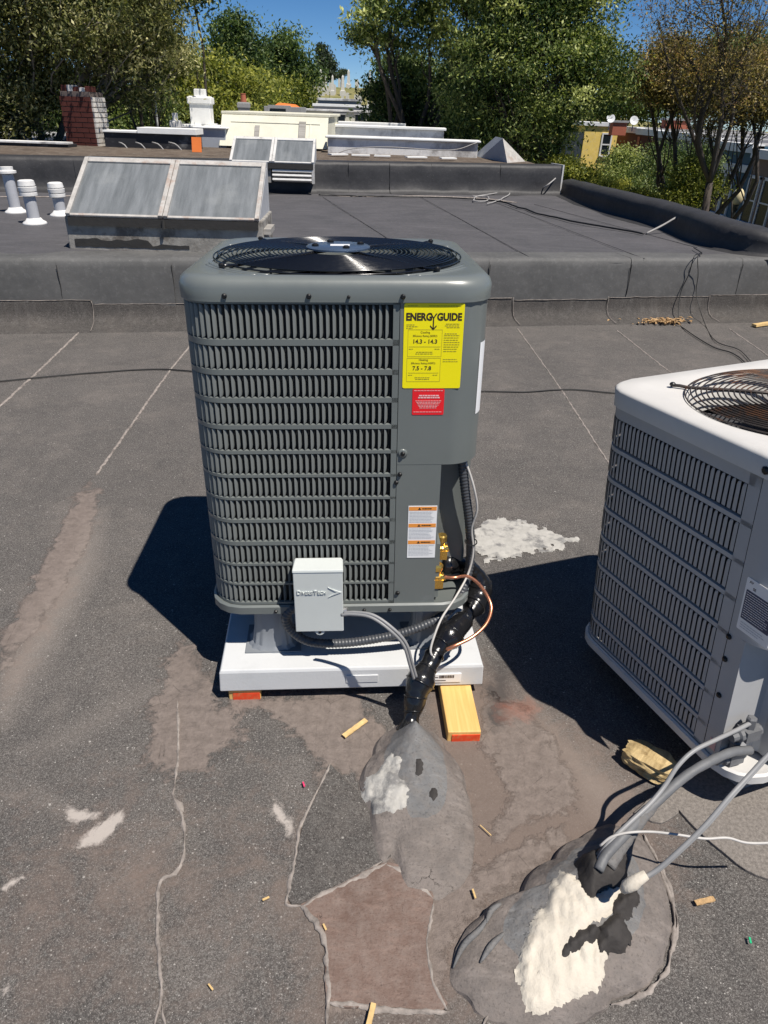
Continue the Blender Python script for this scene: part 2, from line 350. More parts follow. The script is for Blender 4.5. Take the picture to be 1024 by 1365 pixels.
M['wallyellow'] = bg('yellow painted brick', (.84, .62, .17), .85, .14, (.78, .62, .30), 5)
M['wallred'] = bg('dark red brick wall', (.10, .036, .030))
M['wallgrey'] = bg('grey painted facade', (.23, .23, .25))
M['wallblue'] = bg('blue painted facade', (.045, .105, .16), .7)
M['walltan'] = bg('tan brick facade', (.22, .16, .125))
M['trim'] = bg('white trim', (.72, .72, .72), .6)
M['winglass'] = plain('dark window glass', (.015, .02, .025), .3, 0, .1, 4, spec=.12)
M['roofred'] = bg('brick red paint', (.40, .13, .08))
M['globe'] = plain('cream glass globe', (.72, .62, .38), .25, 0, .08, 8)
M['lamppost'] = plain('dark green post', (.03, .035, .03), .5)
M['grass'] = bg('grass', (.075, .095, .03), .95, .3, (.12, .11, .05), 2)
M['hill'] = bg('dry cemetery grass', (.22, .20, .08), .95, .25, (.10, .13, .04), .15)
M['stone'] = bg('pale gravestone', (.62, .60, .55))
M['asphalt'] = bg('street asphalt', (.05, .05, .052))
M['bark'] = plain('grey brown bark', (.075, .06, .048), .95, 0, .3, 8, .8, 30)
M['bark_pale'] = plain('pale bark', (.20, .18, .155), .95, 0, .3, 8, .8, 30)
M['whitepole'] = bg('white pole', (.6, .6, .58))
def leaf_mat(name, stops, trans=.35):
    t = NT(name); a = t.attr('tint'); col = t.ramp(a, stops); t.set('Base Color', col); t.set('Roughness', .55); t.set('Specular IOR Level', .35)
    tr = t.n.new('ShaderNodeBsdfTranslucent'); t.l.new(t.mix(1.0, col, (1.2, 1.25, .7), 'MULTIPLY'), tr.inputs[0])
    mx = t.n.new('ShaderNodeMixShader'); mx.inputs[0].default_value = trans; t.l.new(t.b.outputs[0], mx.inputs[1]); t.l.new(tr.outputs[0], mx.inputs[2]); t.l.new(mx.outputs[0], t.out.inputs[0]); return t.m
M['leaf_mid'] = leaf_mat('green leaves', [(0, (.030, .062, .016)), (.5, (.18, .23, .06)), (1, (.55, .58, .22))])
M['leaf_olive'] = leaf_mat('olive leaves', [(0, (.040, .055, .016)), (.5, (.19, .20, .062)), (1, (.58, .54, .28))])
M['leaf_dark'] = leaf_mat('dark leaves', [(0, (.018, .040, .013)), (.6, (.095, .15, .045)), (1, (.30, .36, .14))])
M['leaf_yel'] = leaf_mat('yellow green leaves', [(0, (.055, .085, .016)), (.5, (.19, .215, .038)), (1, (.42, .41, .08))])
M['leaf_autumn'] = leaf_mat('autumn leaves', [(0, (.080, .072, .030)), (.4, (.22, .18, .062)), (.8, (.46, .35, .11)), (1, (.34, .20, .10))])
M['leaf_far'] = leaf_mat('distant dark leaves', [(0, (.030, .048, .034)), (1, (.08, .105, .06))])
M['deadleaf'] = plain('dead leaf', (.42, .27, .13), .8, 0, .4, 200)
M['chip'] = plain('wood chip', (.62, .43, .19), .8, 0, .25, 60)

# ================================================================== SETTING: the roofs
ZU = .46                                   # upper roof level above the lower roof
def pip(P, poly):
    x, y = P[:, 0], P[:, 1]; ins = np.zeros(len(P), bool); n = len(poly)
    for i in range(n):
        x0, y0 = poly[i][:2]; x1, y1 = poly[(i+1) % n][:2]
        c = ((y0 > y) != (y1 > y)); ins ^= c & (x < (x1-x0)*(y-y0)/((y1-y0) if y1 != y0 else 1e-9)+x0)
    return ins
def sdist(P, poly, closed=True):
    d = np.full(len(P), 1e9); n = len(poly)
    for i in range(n if closed else n-1):
        a = np.array(poly[i][:2]); b = np.array(poly[(i+1) % n][:2]); ab = b-a
        t = np.clip(((P-a)@ab)/max(ab@ab, 1e-12), 0, 1); d = np.minimum(d, np.linalg.norm(P-a-t[:, None]*ab, axis=1))
    return d
def inside(P, poly):                       # >0 inside, metres
    d = sdist(P, poly); return np.where(pip(P, poly), d, -d)
def pxpoly(px, z=0.0): return [gz(x, y, z)[:2] for x, y in px]
# wall between lower and upper roof: line of its base
WA = np.array([-2.808, 5.042]); WB = np.array([3.243, 6.186]); WD = (WB-WA)/np.linalg.norm(WB-WA); WN = np.array([-WD[1], WD[0]])
def wallpt(s, n=0.0): return WA+WD*s+WN*n
def axis(lo, hi, f0, f1, fine, grow=1.18, mx=.25):
    c = list(np.arange(f0, f1+1e-6, fine)); st = fine
    while c[-1] < hi: st = min(st*grow, mx); c.append(c[-1]+st)
    st = fine
    while c[0] > lo: st = min(st*grow, mx); c.insert(0, c[0]-st)
    return np.array(c)
gx = axis(-8, 5.5, -.95, 1.0, .0085); gyy = axis(-2.5, 8.0, .58, 1.9, .0085)
GX, GY = np.meshgrid(gx, gyy); P2 = np.c_[GX.ravel(), GY.ravel()]
keep_n = (P2-WA)@WN                        # clip the sheet just behind the wall face
att = {k: np.zeros(len(P2)) for k in ('brown', 'smear', 'dark', 'red', 'pale', 'dust')}
def paint(k, px, soft=.03, amp=1.0):
    d = inside(P2, pxpoly(px)); att[k] = np.maximum(att[k], amp*np.clip(d/soft*.5+.5, 0, 1))
paint('smear', [(240, 845), (290, 900), (300, 940), (330, 975), (290, 1005), (262, 1035), (200, 1040), (195, 985), (215, 930), (226, 880)], .09)
paint('smear', [(300, 925), (480, 920), (505, 965), (480, 1040), (430, 1040), (400, 985), (330, 950), (290, 955)], .08, .85)
paint('smear', [(430, 965), (500, 950), (545, 1000), (500, 1090), (462, 1040), (405, 1050)], .08, .8)
paint('brown', [(560, 930), (660, 890), (720, 940), (800, 1010), (830, 1090), (760, 1150), (690, 1200), (620, 1260), (570, 1210), (600, 1100), (575, 1000)], .12, .95)
paint('smear', [(640, 925), (690, 935), (735, 985), (770, 1035), (765, 1075), (700, 1110), (640, 1140), (680, 1060), (650, 1010), (640, 985)], .07, .95)
paint('smear', [(395, 1200), (520, 1140), (640, 1150), (660, 1250), (600, 1300), (610, 1365), (430, 1365), (420, 1260)], .06, .75)
paint('brown', [(380, 1190), (520, 1120), (700, 1120), (700, 1260), (640, 1365), (420, 1365)], .15, .9)
paint('dark', [(640, 860), (690, 880), (700, 940), (660, 975), (640, 960)], .08, .85)
paint('dark', [(230, 850), (300, 880), (300, 905), (262, 945), (240, 930)], .06, .62)
paint('red', [(655, 935), (690, 928), (722, 945), (705, 960), (672, 955)], .07, .9)
paint('brown', [(130, 636), (128, 700), (100, 790), (55, 870), (0, 960), (0, 850), (55, 760), (95, 660)], .05, .6)
paint('smear', [(128, 636), (132, 665), (118, 720), (80, 790), (40, 850), (0, 905), (0, 855), (45, 775), (90, 680), (110, 645)], .05, .95)
paint('dust', [(134, 680), (124, 760), (76, 850), (0, 965), (0, 905), (60, 820), (112, 725)], .08, .9)
paint('dust', [(40, 1000), (110, 960), (190, 915), (260, 905), (190, 935), (110, 985), (50, 1010)], .09, .55)
paint('dust', [(0, 1050), (60, 1050), (100, 1080), (90, 1090), (40, 1065), (0, 1070)], .05, .5)
paint('pale', [(88, 1072), (128, 1085), (118, 1095), (90, 1093)], .04, .9)
paint('pale', [(160, 1083), (163, 1095), (135, 1122), (106, 1128), (125, 1108)], .035, 1.0)
paint('pale', [(365, 1062), (376, 1075), (388, 1092), (387, 1116), (380, 1115), (376, 1095), (360, 1085)], .03, .95)
paint('pale', [(0, 1180), (30, 1166), (34, 1170), (0, 1190)], .02, .85); paint('pale', [(0, 1318), (26, 1302), (10, 1330), (0, 1335)], .03, .9)
paint('dust', [(250, 1300), (320, 1220), (345, 1240), (320, 1320), (270, 1340)], .2, .4); paint('brown', [(60, 1290), (230, 1200), (380, 1240), (360, 1365), (60, 1365)], .5, .35)
paint('brown', [(0, 1120), (200, 1060), (380, 1100), (390, 1200), (200, 1300), (0, 1340)], .4, .6)
paint('brown', [(640, 880), (800, 985), (870, 1060), (900, 1180), (700, 1230), (600, 1100), (600, 960)], .15, .8)
paint('smear', [(700, 1110), (760, 1090), (760, 1140), (690, 1190), (640, 1215), (600, 1210), (625, 1160)], .07, .8)
paint('dust', [(705, 925), (760, 985), (815, 1030), (850, 1060), (800, 1100), (765, 1060), (735, 1000)], .06, .55)
paint('dust', [(0, 470), (40, 472), (30, 490), (0, 495)], .15, .4)
Zr = np.array([.004*fbm(x*1.7, y*1.7, 3.1, 2) for x, y in P2]) + .0025*att['smear']*np.array([fbm(x*30, y*30, 1.2, 2) for x, y in P2])
nx, ny = len(gx), len(gyy); cen = keep_n.reshape(ny, nx)
faces = [(j*nx+i, j*nx+i+1, (j+1)*nx+i+1, (j+1)*nx+i) for j in range(ny-1) for i in range(nx-1) if cen[j, i] < .22]
me = bpy.data.meshes.new('lower_roof'); me.from_pydata(np.c_[P2, Zr].tolist(), [], faces); me.materials.append(M['roof'])
me.polygons.foreach_set('use_smooth', [True]*len(faces))
for k, v in att.items():
    a = me.attributes.new(k, 'FLOAT', 'POINT'); a.data.foreach_set('value', v.astype(np.float32))
lower_roof = tag(obj('lower_roof', me), kind='structure')
# ragged ribbon of dried cement along a lap
def ribbon(name, px, w, mat, parent, z0=0.0, hfun=None, h=.003, z=None, step=.007, jit=.8, world=None):
    path = resample(catmull(world if world is not None else [np.r_[gz(x, y, z0)[:2], 0] for x, y in px], 6), step)
    mb = MB(); L = []; n = len(path)
    for i, p in enumerate(path):
        a = path[max(i-1, 0)]; b = path[min(i+1, n-1)]; t = (b-a)[:2]; t = t/max(np.linalg.norm(t), 1e-9); nn = np.array([-t[1], t[0]])
        zz = (hfun(p) if hfun else z0)
        wl_ = w*(.5+jit*fbm(p[0]*38, p[1]*38, 1, 3)+.2*random.uniform(-1, 1)); wr_ = w*(.5+jit*fbm(p[0]*38, p[1]*38, 9, 3)+.2*random.uniform(-1, 1))
        k = min(1, min(i, n-1-i)/3+.15); wl_ = max(wl_, .12*w)*k; wr_ = max(wr_, .12*w)*k; off = nn*w*.5*fbm(p[0]*14, p[1]*14, 5, 2)
        c = p[:2]+off; L.append([(*(c+nn*wl_), zz-.002), (*(c+nn*wl_*.6), zz+h), (*(c-nn*wr_*.6), zz+h*.9), (*(c-nn*wr_), zz-.002)])
    mb.loft(L, closed=False); return mb.build(name, mat, parent, smooth=True)
HR = .0035
for px, w in [
    ([(236, 935), (238, 985), (234, 1040), (231, 1062), (243, 1090), (246, 1130), (240, 1155), (228, 1166), (213, 1176), (210, 1220), (213, 1300), (214, 1332), (204, 1372)], .0085),
    ([(214, 1330), (217, 1350), (221, 1372)], .006),
    ([(231, 1062), (236, 1072), (244, 1084)], .016), ([(243, 1153), (232, 1163), (224, 1168)], .015),
    ([(441, 1018), (422, 1058), (402, 1100), (392, 1150), (385, 1188), (382, 1206), (402, 1208)], .011),
    ([(128, 633), (160, 588), (216, 508), (252, 462), (285, 422)], .014), ([(-40, 578), (0, 541), (60, 486), (122, 425), (128, 408)], .016),
    ([(690, 438), (745, 515), (800, 600), (838, 655)], .012), ([(822, 440), (850, 462), (888, 492), (930, 522)], .012),
    ([(972, 438), (1030, 478)], .012), ([(128, 436), (190, 425)], .01), ([(510, 1150), (470, 1172), (430, 1192), (400, 1208)], .010),
    ([(400, 1208), (425, 1236), (434, 1262), (438, 1330), (434, 1372)], .011), ([(438, 1336), (520, 1346), (600, 1350)], .010),
    ([(640, 1375), (655, 1350), (690, 1352)], .005)]:
    ribbon('lap_cement', px, w*.8, M['bead'], lower_roof, HR-.0015)
for px, w in [([(402, 1208), (425, 1236), (434, 1262), (438, 1330), (436, 1345)], .011), ([(438, 1336), (520, 1344), (598, 1350)], .009), ([(516, 1152), (455, 1180), (402, 1208)], .010), ([(578, 1200), (569, 1262), (578, 1310), (597, 1348)], .006), ([(516, 1152), (548, 1166), (578, 1200)], .012)]:
    ribbon('patch_edge', px, w, M['bead'], lower_roof, .0050, h=.002, jit=1.3)
for px, w in [([(858, 1112), (888, 1172), (899, 1225), (892, 1282), (864, 1322), (815, 1340)], .008), ([(880, 1160), (895, 1200), (903, 1235), (890, 1290)], .007)]:
    ribbon('patch_edge', px, w, M['bead'], lower_roof, .004, h=.003, jit=1.3)
# flat felt patches
def patch(name, px, mat, thick, parent, z0=0.0, n=5, wob=.006):
    pts = [gz(x, y)[:2] for x, y in px]; pts = resample(catmull([*pts, pts[0]], n), .02)[:-1]
    pts = [p+wob*np.array([fbm(p[0]*22, p[1]*22, 2), fbm(p[0]*22, p[1]*22, 8)]) for p in pts]
    return MB().prism([tuple(p) for p in pts], z0-.01, z0+thick).build(name, mat, parent, bevel=.0015)
patch('brown_patch', [(400, 1208), (455, 1180), (516, 1152), (560, 1170), (578, 1200), (568, 1262), (578, 1310), (595, 1348), (510, 1344), (438, 1336), (436, 1270), (424, 1236)], M['brownpatch'], .006, lower_roof)
patch('felt_patch', [(441, 1020), (462, 1042), (482, 1062), (502, 1100), (524, 1139), (500, 1156), (455, 1180), (402, 1206), (384, 1204), (386, 1186), (394, 1148), (404, 1100), (424, 1056)], M['roof_dark'], .0045, lower_roof, n=2, wob=.001)
patch('light_patch', [(868, 1040), (925, 1105), (968, 1142), (1002, 1167), (1060, 1178), (1120, 1150), (1130, 1000), (960, 985)], M['lightpatch'], .007, lower_roof, n=2, wob=.001)
patch('light_patch', [(845, 1085), (880, 1055), (905, 1080), (880, 1100)], M['lightpatch'], .0065, lower_roof)
# ------------------------------------------------------------------ mounds of roofing cement
class Mound:
    def __init__(s, outline, apex, hgt, powr, tilt=0.0, seed=0, skirt=.3):
        s.out = np.array(pxpoly(outline)); s.c = gz(*apex)[:2]; s.h = hgt; s.p = powr; s.seed = seed; s.skirt = skirt
        d = s.out-s.c; s.ang = np.arctan2(d[:, 1], d[:, 0]); s.rad = np.linalg.norm(d, axis=1); o = np.argsort(s.ang); s.ang = s.ang[o]; s.rad = s.rad[o]
    def Rs(s, a):
        if not hasattr(s, 'tab'):
            th = np.linspace(-np.pi, np.pi, 181)[:-1]; v = np.array([s.R(q) for q in th]); w = np.exp(-.5*(np.minimum(np.arange(180), 180-np.arange(180))/14.0)**2); w /= w.sum(); s.tab = np.real(np.fft.ifft(np.fft.fft(v)*np.fft.fft(w)))
        return np.interp(a, np.linspace(-np.pi, np.pi, 181), np.r_[s.tab, s.tab[0]])
    def R(s, a): return np.interp(a, np.r_[s.ang-2*np.pi, s.ang, s.ang+2*np.pi], np.r_[s.rad, s.rad, s.rad])
    def z(s, x, y):
        dx, dy = x-s.c[0], y-s.c[1]; an = math.atan2(dy, dx); t = math.hypot(dx, dy)/s.R(an)
        if t >= 1: return 0.0
        k_ = t*t; t = t*k_+(1-k_)*min(1, math.hypot(dx, dy)/s.Rs(an))
        b = s.h*max(0, 1-t)**s.p+.012*min(1, (1-t)*9)
        return b+.010*min(1, (1-t)*3)*fbm(x*13, y*13, s.seed, 3)+.0035*min(1, (1-t)*6)*fbm(x*42, y*42, s.seed+3, 3)
    def hit(s, px, py):
        z = 0.0
        for _ in range(25):
            p = gz(px, py, z); z = .5*z+.5*s.z(p[0], p[1])
        return np.r_[p[:2], s.z(p[0], p[1])]
    def build(s, name, mats, parent, nr=54, na=190):
        mb = MB(); rings = []
        for i in range(nr+1):
            t = (i/nr)**.85; ring = []
            for k in range(na):
                a = 2*math.pi*k/na-math.pi; r = s.R(a)*max(t, .004)*(1+.09*fbm(3*math.cos(a)*1.5, 3*math.sin(a)*1.5, s.seed, 4)*t); x, y = s.c[0]+r*math.cos(a), s.c[1]+r*math.sin(a)
                ring.append((x, y, s.z(x, y) if i < nr else -.006))
            rings.append(ring)
        for i in range(nr):
            mb.cm = 0 if i < nr*(1-s.skirt) else 1; mb.loft(rings[i:i+2][::-1])
        return mb.build(name, mats, parent, smooth=True)
def blob(name, px, mound, mat, parent, thick=.008, step=.0045, rag=.012, rough=.005, seed=0):
    """ragged trowelled layer lying on a mound (or on the flat roof when mound is None)"""
    hit = (lambda a: mound.hit(*a)) if mound else (lambda a: np.r_[gz(*a)[:2], .003])
    W = [hit(a) for a in px]; poly = [w[:2] for w in W]; A = np.array(poly); lo, hi = A.min(0)-.03, A.max(0)+.03
    xs = np.arange(lo[0], hi[0], step); ys = np.arange(lo[1], hi[1], step); X, Y = np.meshgrid(xs, ys); Q = np.c_[X.ravel(), Y.ravel()]
    d = inside(Q, poly)+np.array([rag*fbm(x*28, y*28, seed, 4)*1.6 for x, y in Q]); nxx = len(xs)
    zz = np.array([(mound.z(x, y) if mound else .002)+thick*min(1, max(0, dd)/.02)+(rough*fbm(x*60, y*22, seed+4, 4) if dd > 0 else 0)-(.002 if dd < step else 0) for (x, y), dd in zip(Q, d)])
    V = np.c_[Q+rng.normal(0, step*.18, Q.shape), zz]; fs = []
    D = d.reshape(len(ys), nxx)
    for j in range(len(ys)-1):
        for i in range(nxx-1):
            if D[j:j+2, i:i+2].max() > 0 and (D[j:j+2, i:i+2] > -step*.4).all(): fs.append((j*nxx+i, j*nxx+i+1, (j+1)*nxx+i+1, (j+1)*nxx+i))
    used = sorted({i for f in fs for i in f}); mp = {u: k for k, u in enumerate(used)}
    mb = MB(); mb.add(V[used], [tuple(mp[i] for i in f) for f in fs]); return mb.build(name, mat, parent, smooth=True)
mo1 = Mound([(478, 1045), (492, 1085), (524, 1140), (508, 1162), (540, 1196), (580, 1204), (612, 1192), (630, 1160), (634, 1110), (622, 1055), (596, 1005), (572, 975), (548, 962), (520, 975), (496, 1010)], (551, 1000), .095, 1.5, seed=2, skirt=.5)
r1 = empty('cement_mound', (*mo1.c, 0)); r1b = mo1.build('mound_body', [M['mound'], M['skirt']], None)
tag(r1, 'grey cone of roofing cement where the black taped line set enters the roof', 'cement mound')
mw1 = blob('white_mastic', [(520, 1000), (532, 1012), (540, 1040), (548, 1052), (540, 1075), (528, 1088), (510, 1082), (496, 1090), (490, 1070), (478, 1055), (484, 1035), (500, 1030), (510, 1018)], mo1, M['mastic_old'], None, .006, .004, .016, .007, 5)
mk1 = [blob('cement_dab', q, mo1, M['cementblack'], None, .004, .004, .004, .002, 6) for q in ([(552, 1008), (564, 1010), (568, 1022), (562, 1036), (552, 1034)], [(572, 1048), (584, 1050), (586, 1064), (578, 1070), (570, 1062)])]
mo2 = Mound([(884, 1172), (895, 1225), (888, 1280), (862, 1318), (815, 1335), (806, 1352), (760, 1372), (680, 1372), (625, 1350), (600, 1310), (600, 1268), (616, 1240), (640, 1222), (655, 1205), (690, 1200), (735, 1150), (772, 1118), (815, 1098), (856, 1115)], (780, 1196), .085, .95, seed=11, skirt=.42)
r2 = empty('cement_mound', (*mo2.c, 0)); r2b = mo2.build('mound_body', [M['mound'], M['skirt']], None)
tag(r2, 'broad cement mound smeared with thick white mastic where the grey pipes enter', 'cement mound')
mw2 = blob('white_mastic', [(746, 1156), (768, 1166), (784, 1188), (804, 1184), (830, 1180), (824, 1208), (804, 1230), (786, 1240), (778, 1250), (800, 1250), (812, 1268), (812, 1294), (796, 1320), (770, 1338), (736, 1356), (702, 1350), (692, 1318), (684, 1292), (694, 1262), (708, 1228), (730, 1186)], mo2, M['mastic'], None, .010, .0045, .012, .009, 9)
mk2 = [blob('cement_dab', q, mo2, M['cementblack'], None, th, .005, .008, .009, 3+i) for i, (q, th) in enumerate([
    ([(766, 1150), (798, 1130), (834, 1134), (840, 1184), (804, 1190), (790, 1206), (772, 1186)], .030), ([(752, 1246), (792, 1230), (808, 1246), (784, 1272), (768, 1284), (744, 1280)], .018), ([(794, 1232), (828, 1212), (846, 1250), (832, 1272), (796, 1276)], .024), ([(820, 1190), (846, 1182), (854, 1206), (838, 1230), (812, 1220)], .022)])]
fold = []
for q in ([(604, 1292), (618, 1262), (640, 1240), (652, 1222)], [(640, 1285), (655, 1262), (672, 1245)], [(648, 1232), (655, 1215), (668, 1206)]):
    pth = [mo2.hit(*a)+np.array([0, 0, .004]) for a in q]; pth = resample(catmull(pth, 6), .01); fold.append(MB().tube(pth, [.0055*math.sin(math.pi*(i+.3)/(len(pth)))+.001 for i in range(len(pth))], 8).build('felt_fold', M['mound'], None, smooth=True))
def adopt(root, kids):
    for k in kids: k.parent = root; k.matrix_parent_inverse = Matrix.Translation(-root.location)
adopt(r1, [r1b, mw1]+mk1); adopt(r2, [r2b, mw2]+mk2+fold)
spill = blob('mastic_spill', [(630, 706), (655, 690), (700, 694), (745, 712), (772, 720), (750, 732), (700, 740), (650, 750), (632, 735)], None, M['mastic_old'], None, .002, .006, .05, .001, 4)
tag(spill, 'flat white splash of old mastic on the roof behind the new unit', 'mastic spill')
# ------------------------------------------------------------------ step wall: panels of felt and a base flashing
TOPS = []
def wall_panels(name, s0, s1, prof, seams, mat, parent, wr=.006, over=.004, seed=0, line=None):
    pt = line or wallpt
    cuts = [s0]+[s for s in seams if s0 < s < s1]+[s1]
    for a, b in zip(cuts[:-1], cuts[1:]):
        n = max(3, int((b-a)/.045)); rings = []; up = over*random.uniform(.2, 1.2); tilt = random.uniform(-.006, .006); top = random.uniform(-.03, .022); TOPS.append((a, b, top))
        for i in range(n+1):
            s = a+(b-a)*i/n; ring = []
            for j, (nn, z) in enumerate(prof):
                w = wr*fbm(s*2.6, z*5+nn*3, seed+a, 3); edge = (top+.008*fbm(s*9, 0, seed)) if (name == 'base_flashing' and j <= 1) else 0
                q = pt(s, nn-up-w+tilt*(i/n)); ring.append((q[0], q[1], z+edge+(w*.6 if abs(z-ZU) < .02 else 0)))
            rings.append(ring)
        mb = MB(); mb.loft(rings, closed=False); o = mb.build(name, mat, parent, smooth=True)
def s_at(px, py, z): return float((gz(px, py, z)[:2]-WA)@WD)
step_wall = tag(empty('step_wall', (*WA, 0)), 'low felt covered wall stepping up from the lower roof to the upper roof', 'wall')
fn = .12
core = [wallpt(-6, fn+.01), wallpt(8, fn+.01), wallpt(8, fn+.3), wallpt(-6, fn+.3)]
kids = []
def collect(f):
    before = set(COL.objects); f(); return [o for o in COL.objects if o not in before]
top_prof = [(fn+.34, ZU+.006), (fn+.16, ZU+.010), (fn+.05, ZU+.014), (fn+.022, ZU+.008), (fn+.008, ZU-.012), (fn+.002, ZU-.05), (fn, ZU-.12), (fn-.004, ZU-.20), (fn-.006, ZU-.28), (fn-.008, .12)]
seamsA = [s_at(x, 345, ZU) for x in (-300, -150, -10, 76, 229, 450, 660-10, 838, 985, 1130)]
base_prof = [(fn-.010, .172), (fn-.016, .150), (fn-.020, .11), (fn-.032, .07), (fn-.065, .034), (fn-.12, .014), (fn-.22, .007), (fn-.24, -.004)]
seamsB = [s_at(x, 400, .15) for x in (-330, -200, -60, 128, 380, 683, 811, 949, 1100)]
kids += collect(lambda: wall_panels('felt_sheet', -6, 8, top_prof, seamsA, M['felt_wall'], None, .009, .004, 1))
TOPS.clear(); kids += collect(lambda: wall_panels('base_flashing', -6, 8, base_prof, seamsB, M['roof_plain'], None, .007, .006, 5))
kids.append(MB().prism([tuple(p) for p in core], -.05, ZU-.02).build('wall_core', M['felt_wall'], None))
for s in seamsA[1:]:
    m = MB(); pth = [(*wallpt(s+.012*fbm(z*5, s, 2), fn-.011), z) for z in np.linspace(ZU-.03, .19, 8)]; m.tube(pth, [.0022]*8, 5); kids.append(m.build('seam_line', M['bead_dark'], None))
for a, b, tp in list(TOPS):
    pth = [(*wallpt(s, fn-.018), .172+tp+.008*fbm(s*9, 0, 5)) for s in np.linspace(a+.01, b-.01, max(4, int((b-a)/.03)))]
    kids.append(MB().tube(pth, [.002+.004*abs(fbm(p[0]*15, p[1]*9, 1)) for p in pth], 5).build('flashing_bead', M['bead'], None, smooth=True))
for s in seamsB[2:]:
    pth = [(*wallpt(s+.01*fbm(i, s, 2), n_), z+.008) for i, (n_, z) in enumerate([(p[0]-.012, p[1]) for p in base_prof[:-1]])]; kids.append(MB().tube(pth, .0022, 5).build('flashing_bead', M['bead'], None, smooth=True))
adopt(step_wall, kids)
# ------------------------------------------------------------------ upper roof
FA, FB, FCn = gz(0, 255, ZU)[:2], gz(430, 262, ZU)[:2], gz(742, 260, ZU)[:2]
far_d = (FCn-FA)/np.linalg.norm(FCn-FA); far_n = np.array([-far_d[1], far_d[0]])
def farpt(s, n=0.0): return FA+far_d*s+far_n*n
FLEN = float((FCn-FA)@far_d)
quad = [wallpt(-6, fn+.20), wallpt(6.75, fn+.20), farpt(FLEN+.9, .25), farpt(-6, .25)]
g = 40; mb = MB(); rings = []
for j in range(g+1):
    v = j/g; a = quad[0]*(1-v)+quad[3]*v; b = quad[1]*(1-v)+quad[2]*v
    rings.append([(*(a*(1-u)+b*u), ZU+.004+.012*fbm((a*(1-u)+b*u)[0]*.9, (a*(1-u)+b*u)[1]*.9, 2, 2)) for u in np.linspace(0, 1, 60)])
mb.loft(rings, closed=False); upper_roof = tag(mb.build('upper_roof', M['felt_up'], None, smooth=True), kind='structure')
for px in ([(430, 262), (560, 345)], [(560, 262), (705, 342)], [(640, 262), (860, 345)], [(712, 272), (930, 330)]):
    ribbon('felt_lap', px, .006, M['lapline'], upper_roof, ZU+.012, h=.002, jit=.6, step=.05)
ribbon('cement_line', [(425, 259), (480, 262), (560, 261), (640, 264), (690, 270)], .04, M['bead'], upper_roof, ZU+.012, h=.004, jit=.9, step=.03)
ribbon('cement_line', [(0, 262), (60, 262), (110, 260)], .04, M['bead'], upper_roof, ZU+.012, h=.004, jit=.9, step=.03)
# far parapet across the upper roof
far_parapet = tag(empty('far_parapet', (*FA, ZU)), 'dark felt parapet wall across the far end of the upper roof', 'wall')
fp = [(.42, .842), (.2, .850), (.09, .848), (.055, .838), (.035, .80), (.03, .72), (.02, .62), (.012, .52), (-.02, .475), (-.14, .462)]
fs_ = [float((gy(x, 240, 10.2)[:2]-FA)@far_d) for x in (110, 200, 300, 425, 472, 533, 596, 655, 705)]
kids = collect(lambda: wall_panels('felt_sheet', -5, FLEN+.05, fp, fs_, M['felt_dark'], None, .03, .006, 9, farpt))
kids.append(MB().prism([tuple(farpt(-5, .07)), tuple(farpt(FLEN+.03, .07)), tuple(farpt(FLEN+.03, .4)), tuple(farpt(-5, .4))], ZU-.3, .828).build('wall_core', M['felt_dark'], None))
kids.append(MB().prism([tuple(farpt(FLEN+.052, .02)), tuple(farpt(FLEN+.075, .02)), tuple(farpt(FLEN+.075, .42)), tuple(farpt(FLEN+.052, .42))], ZU-.02, .856).build('metal_edge', M['skyframe_w'], None))
adopt(far_parapet, kids)
# street side parapet: fat rolled felt kerb
bases = [(745, 258), (800, 282), (870, 302), (930, 327), (975, 337), (1020, 344)]; RP = [gz(x, y, ZU) for x, y in bases]; RP.append(RP[-1]+np.array([.62, -.35, 0])); RP.append(RP[-1]+np.array([.35, -2.2, 0])); RP.append(RP[-1]+np.array([.3, -5.0, 0]))
tops_z = [.66, .71, .70, .715, .69, .66, .55, .50, .50]
RPc = resample(catmull([np.r_[p[:2], z] for p, z in zip(RP, tops_z)], 8), .09); rings = []
for i, p in enumerate(RPc):
    a = RPc[max(i-1, 0)]; b = RPc[min(i+1, len(RPc)-1)]; t = (b-a)[:2]; t /= np.linalg.norm(t); nn = np.array([-t[1], t[0]])   # towards the street
    if nn[0] < 0: nn = -nn
    zt = p[2]; w = .012*fbm(p[0]*3, p[1]*3, 1, 3)
    prof = [(-.13, ZU+.004), (-.02, ZU+.014), (.0, min(ZU+.04, zt-.12)), (.002, min(ZU+.12, zt-.09)), (.0, zt-.06), (.03, zt-.02), (.10, zt-.004), (.17, zt+.004), (.24, zt-.01), (.29, zt-.05), (.31, zt-.12), (.31, -.4)]
    rings.append([(*(p[:2]+nn*(n_+w)), z+(w if z > zt-.1 else 0)) for n_, z in prof])
street_parapet = empty('street_parapet', (*RP[2][:2], ZU)); k = MB().loft(rings, closed=False).build('felt_roll', M['felt_dark'], None, smooth=True)
k2 = MB().tube([(*(np.array(r_[9][:2])), r_[9][2]+.012) for r_ in rings], .012, 6).build('edge_strip', M['cheek'], None, smooth=True)
adopt(street_parapet, [k, k2]); tag(street_parapet, 'thick rolled black felt kerb along the street edge of the upper roof', 'parapet')
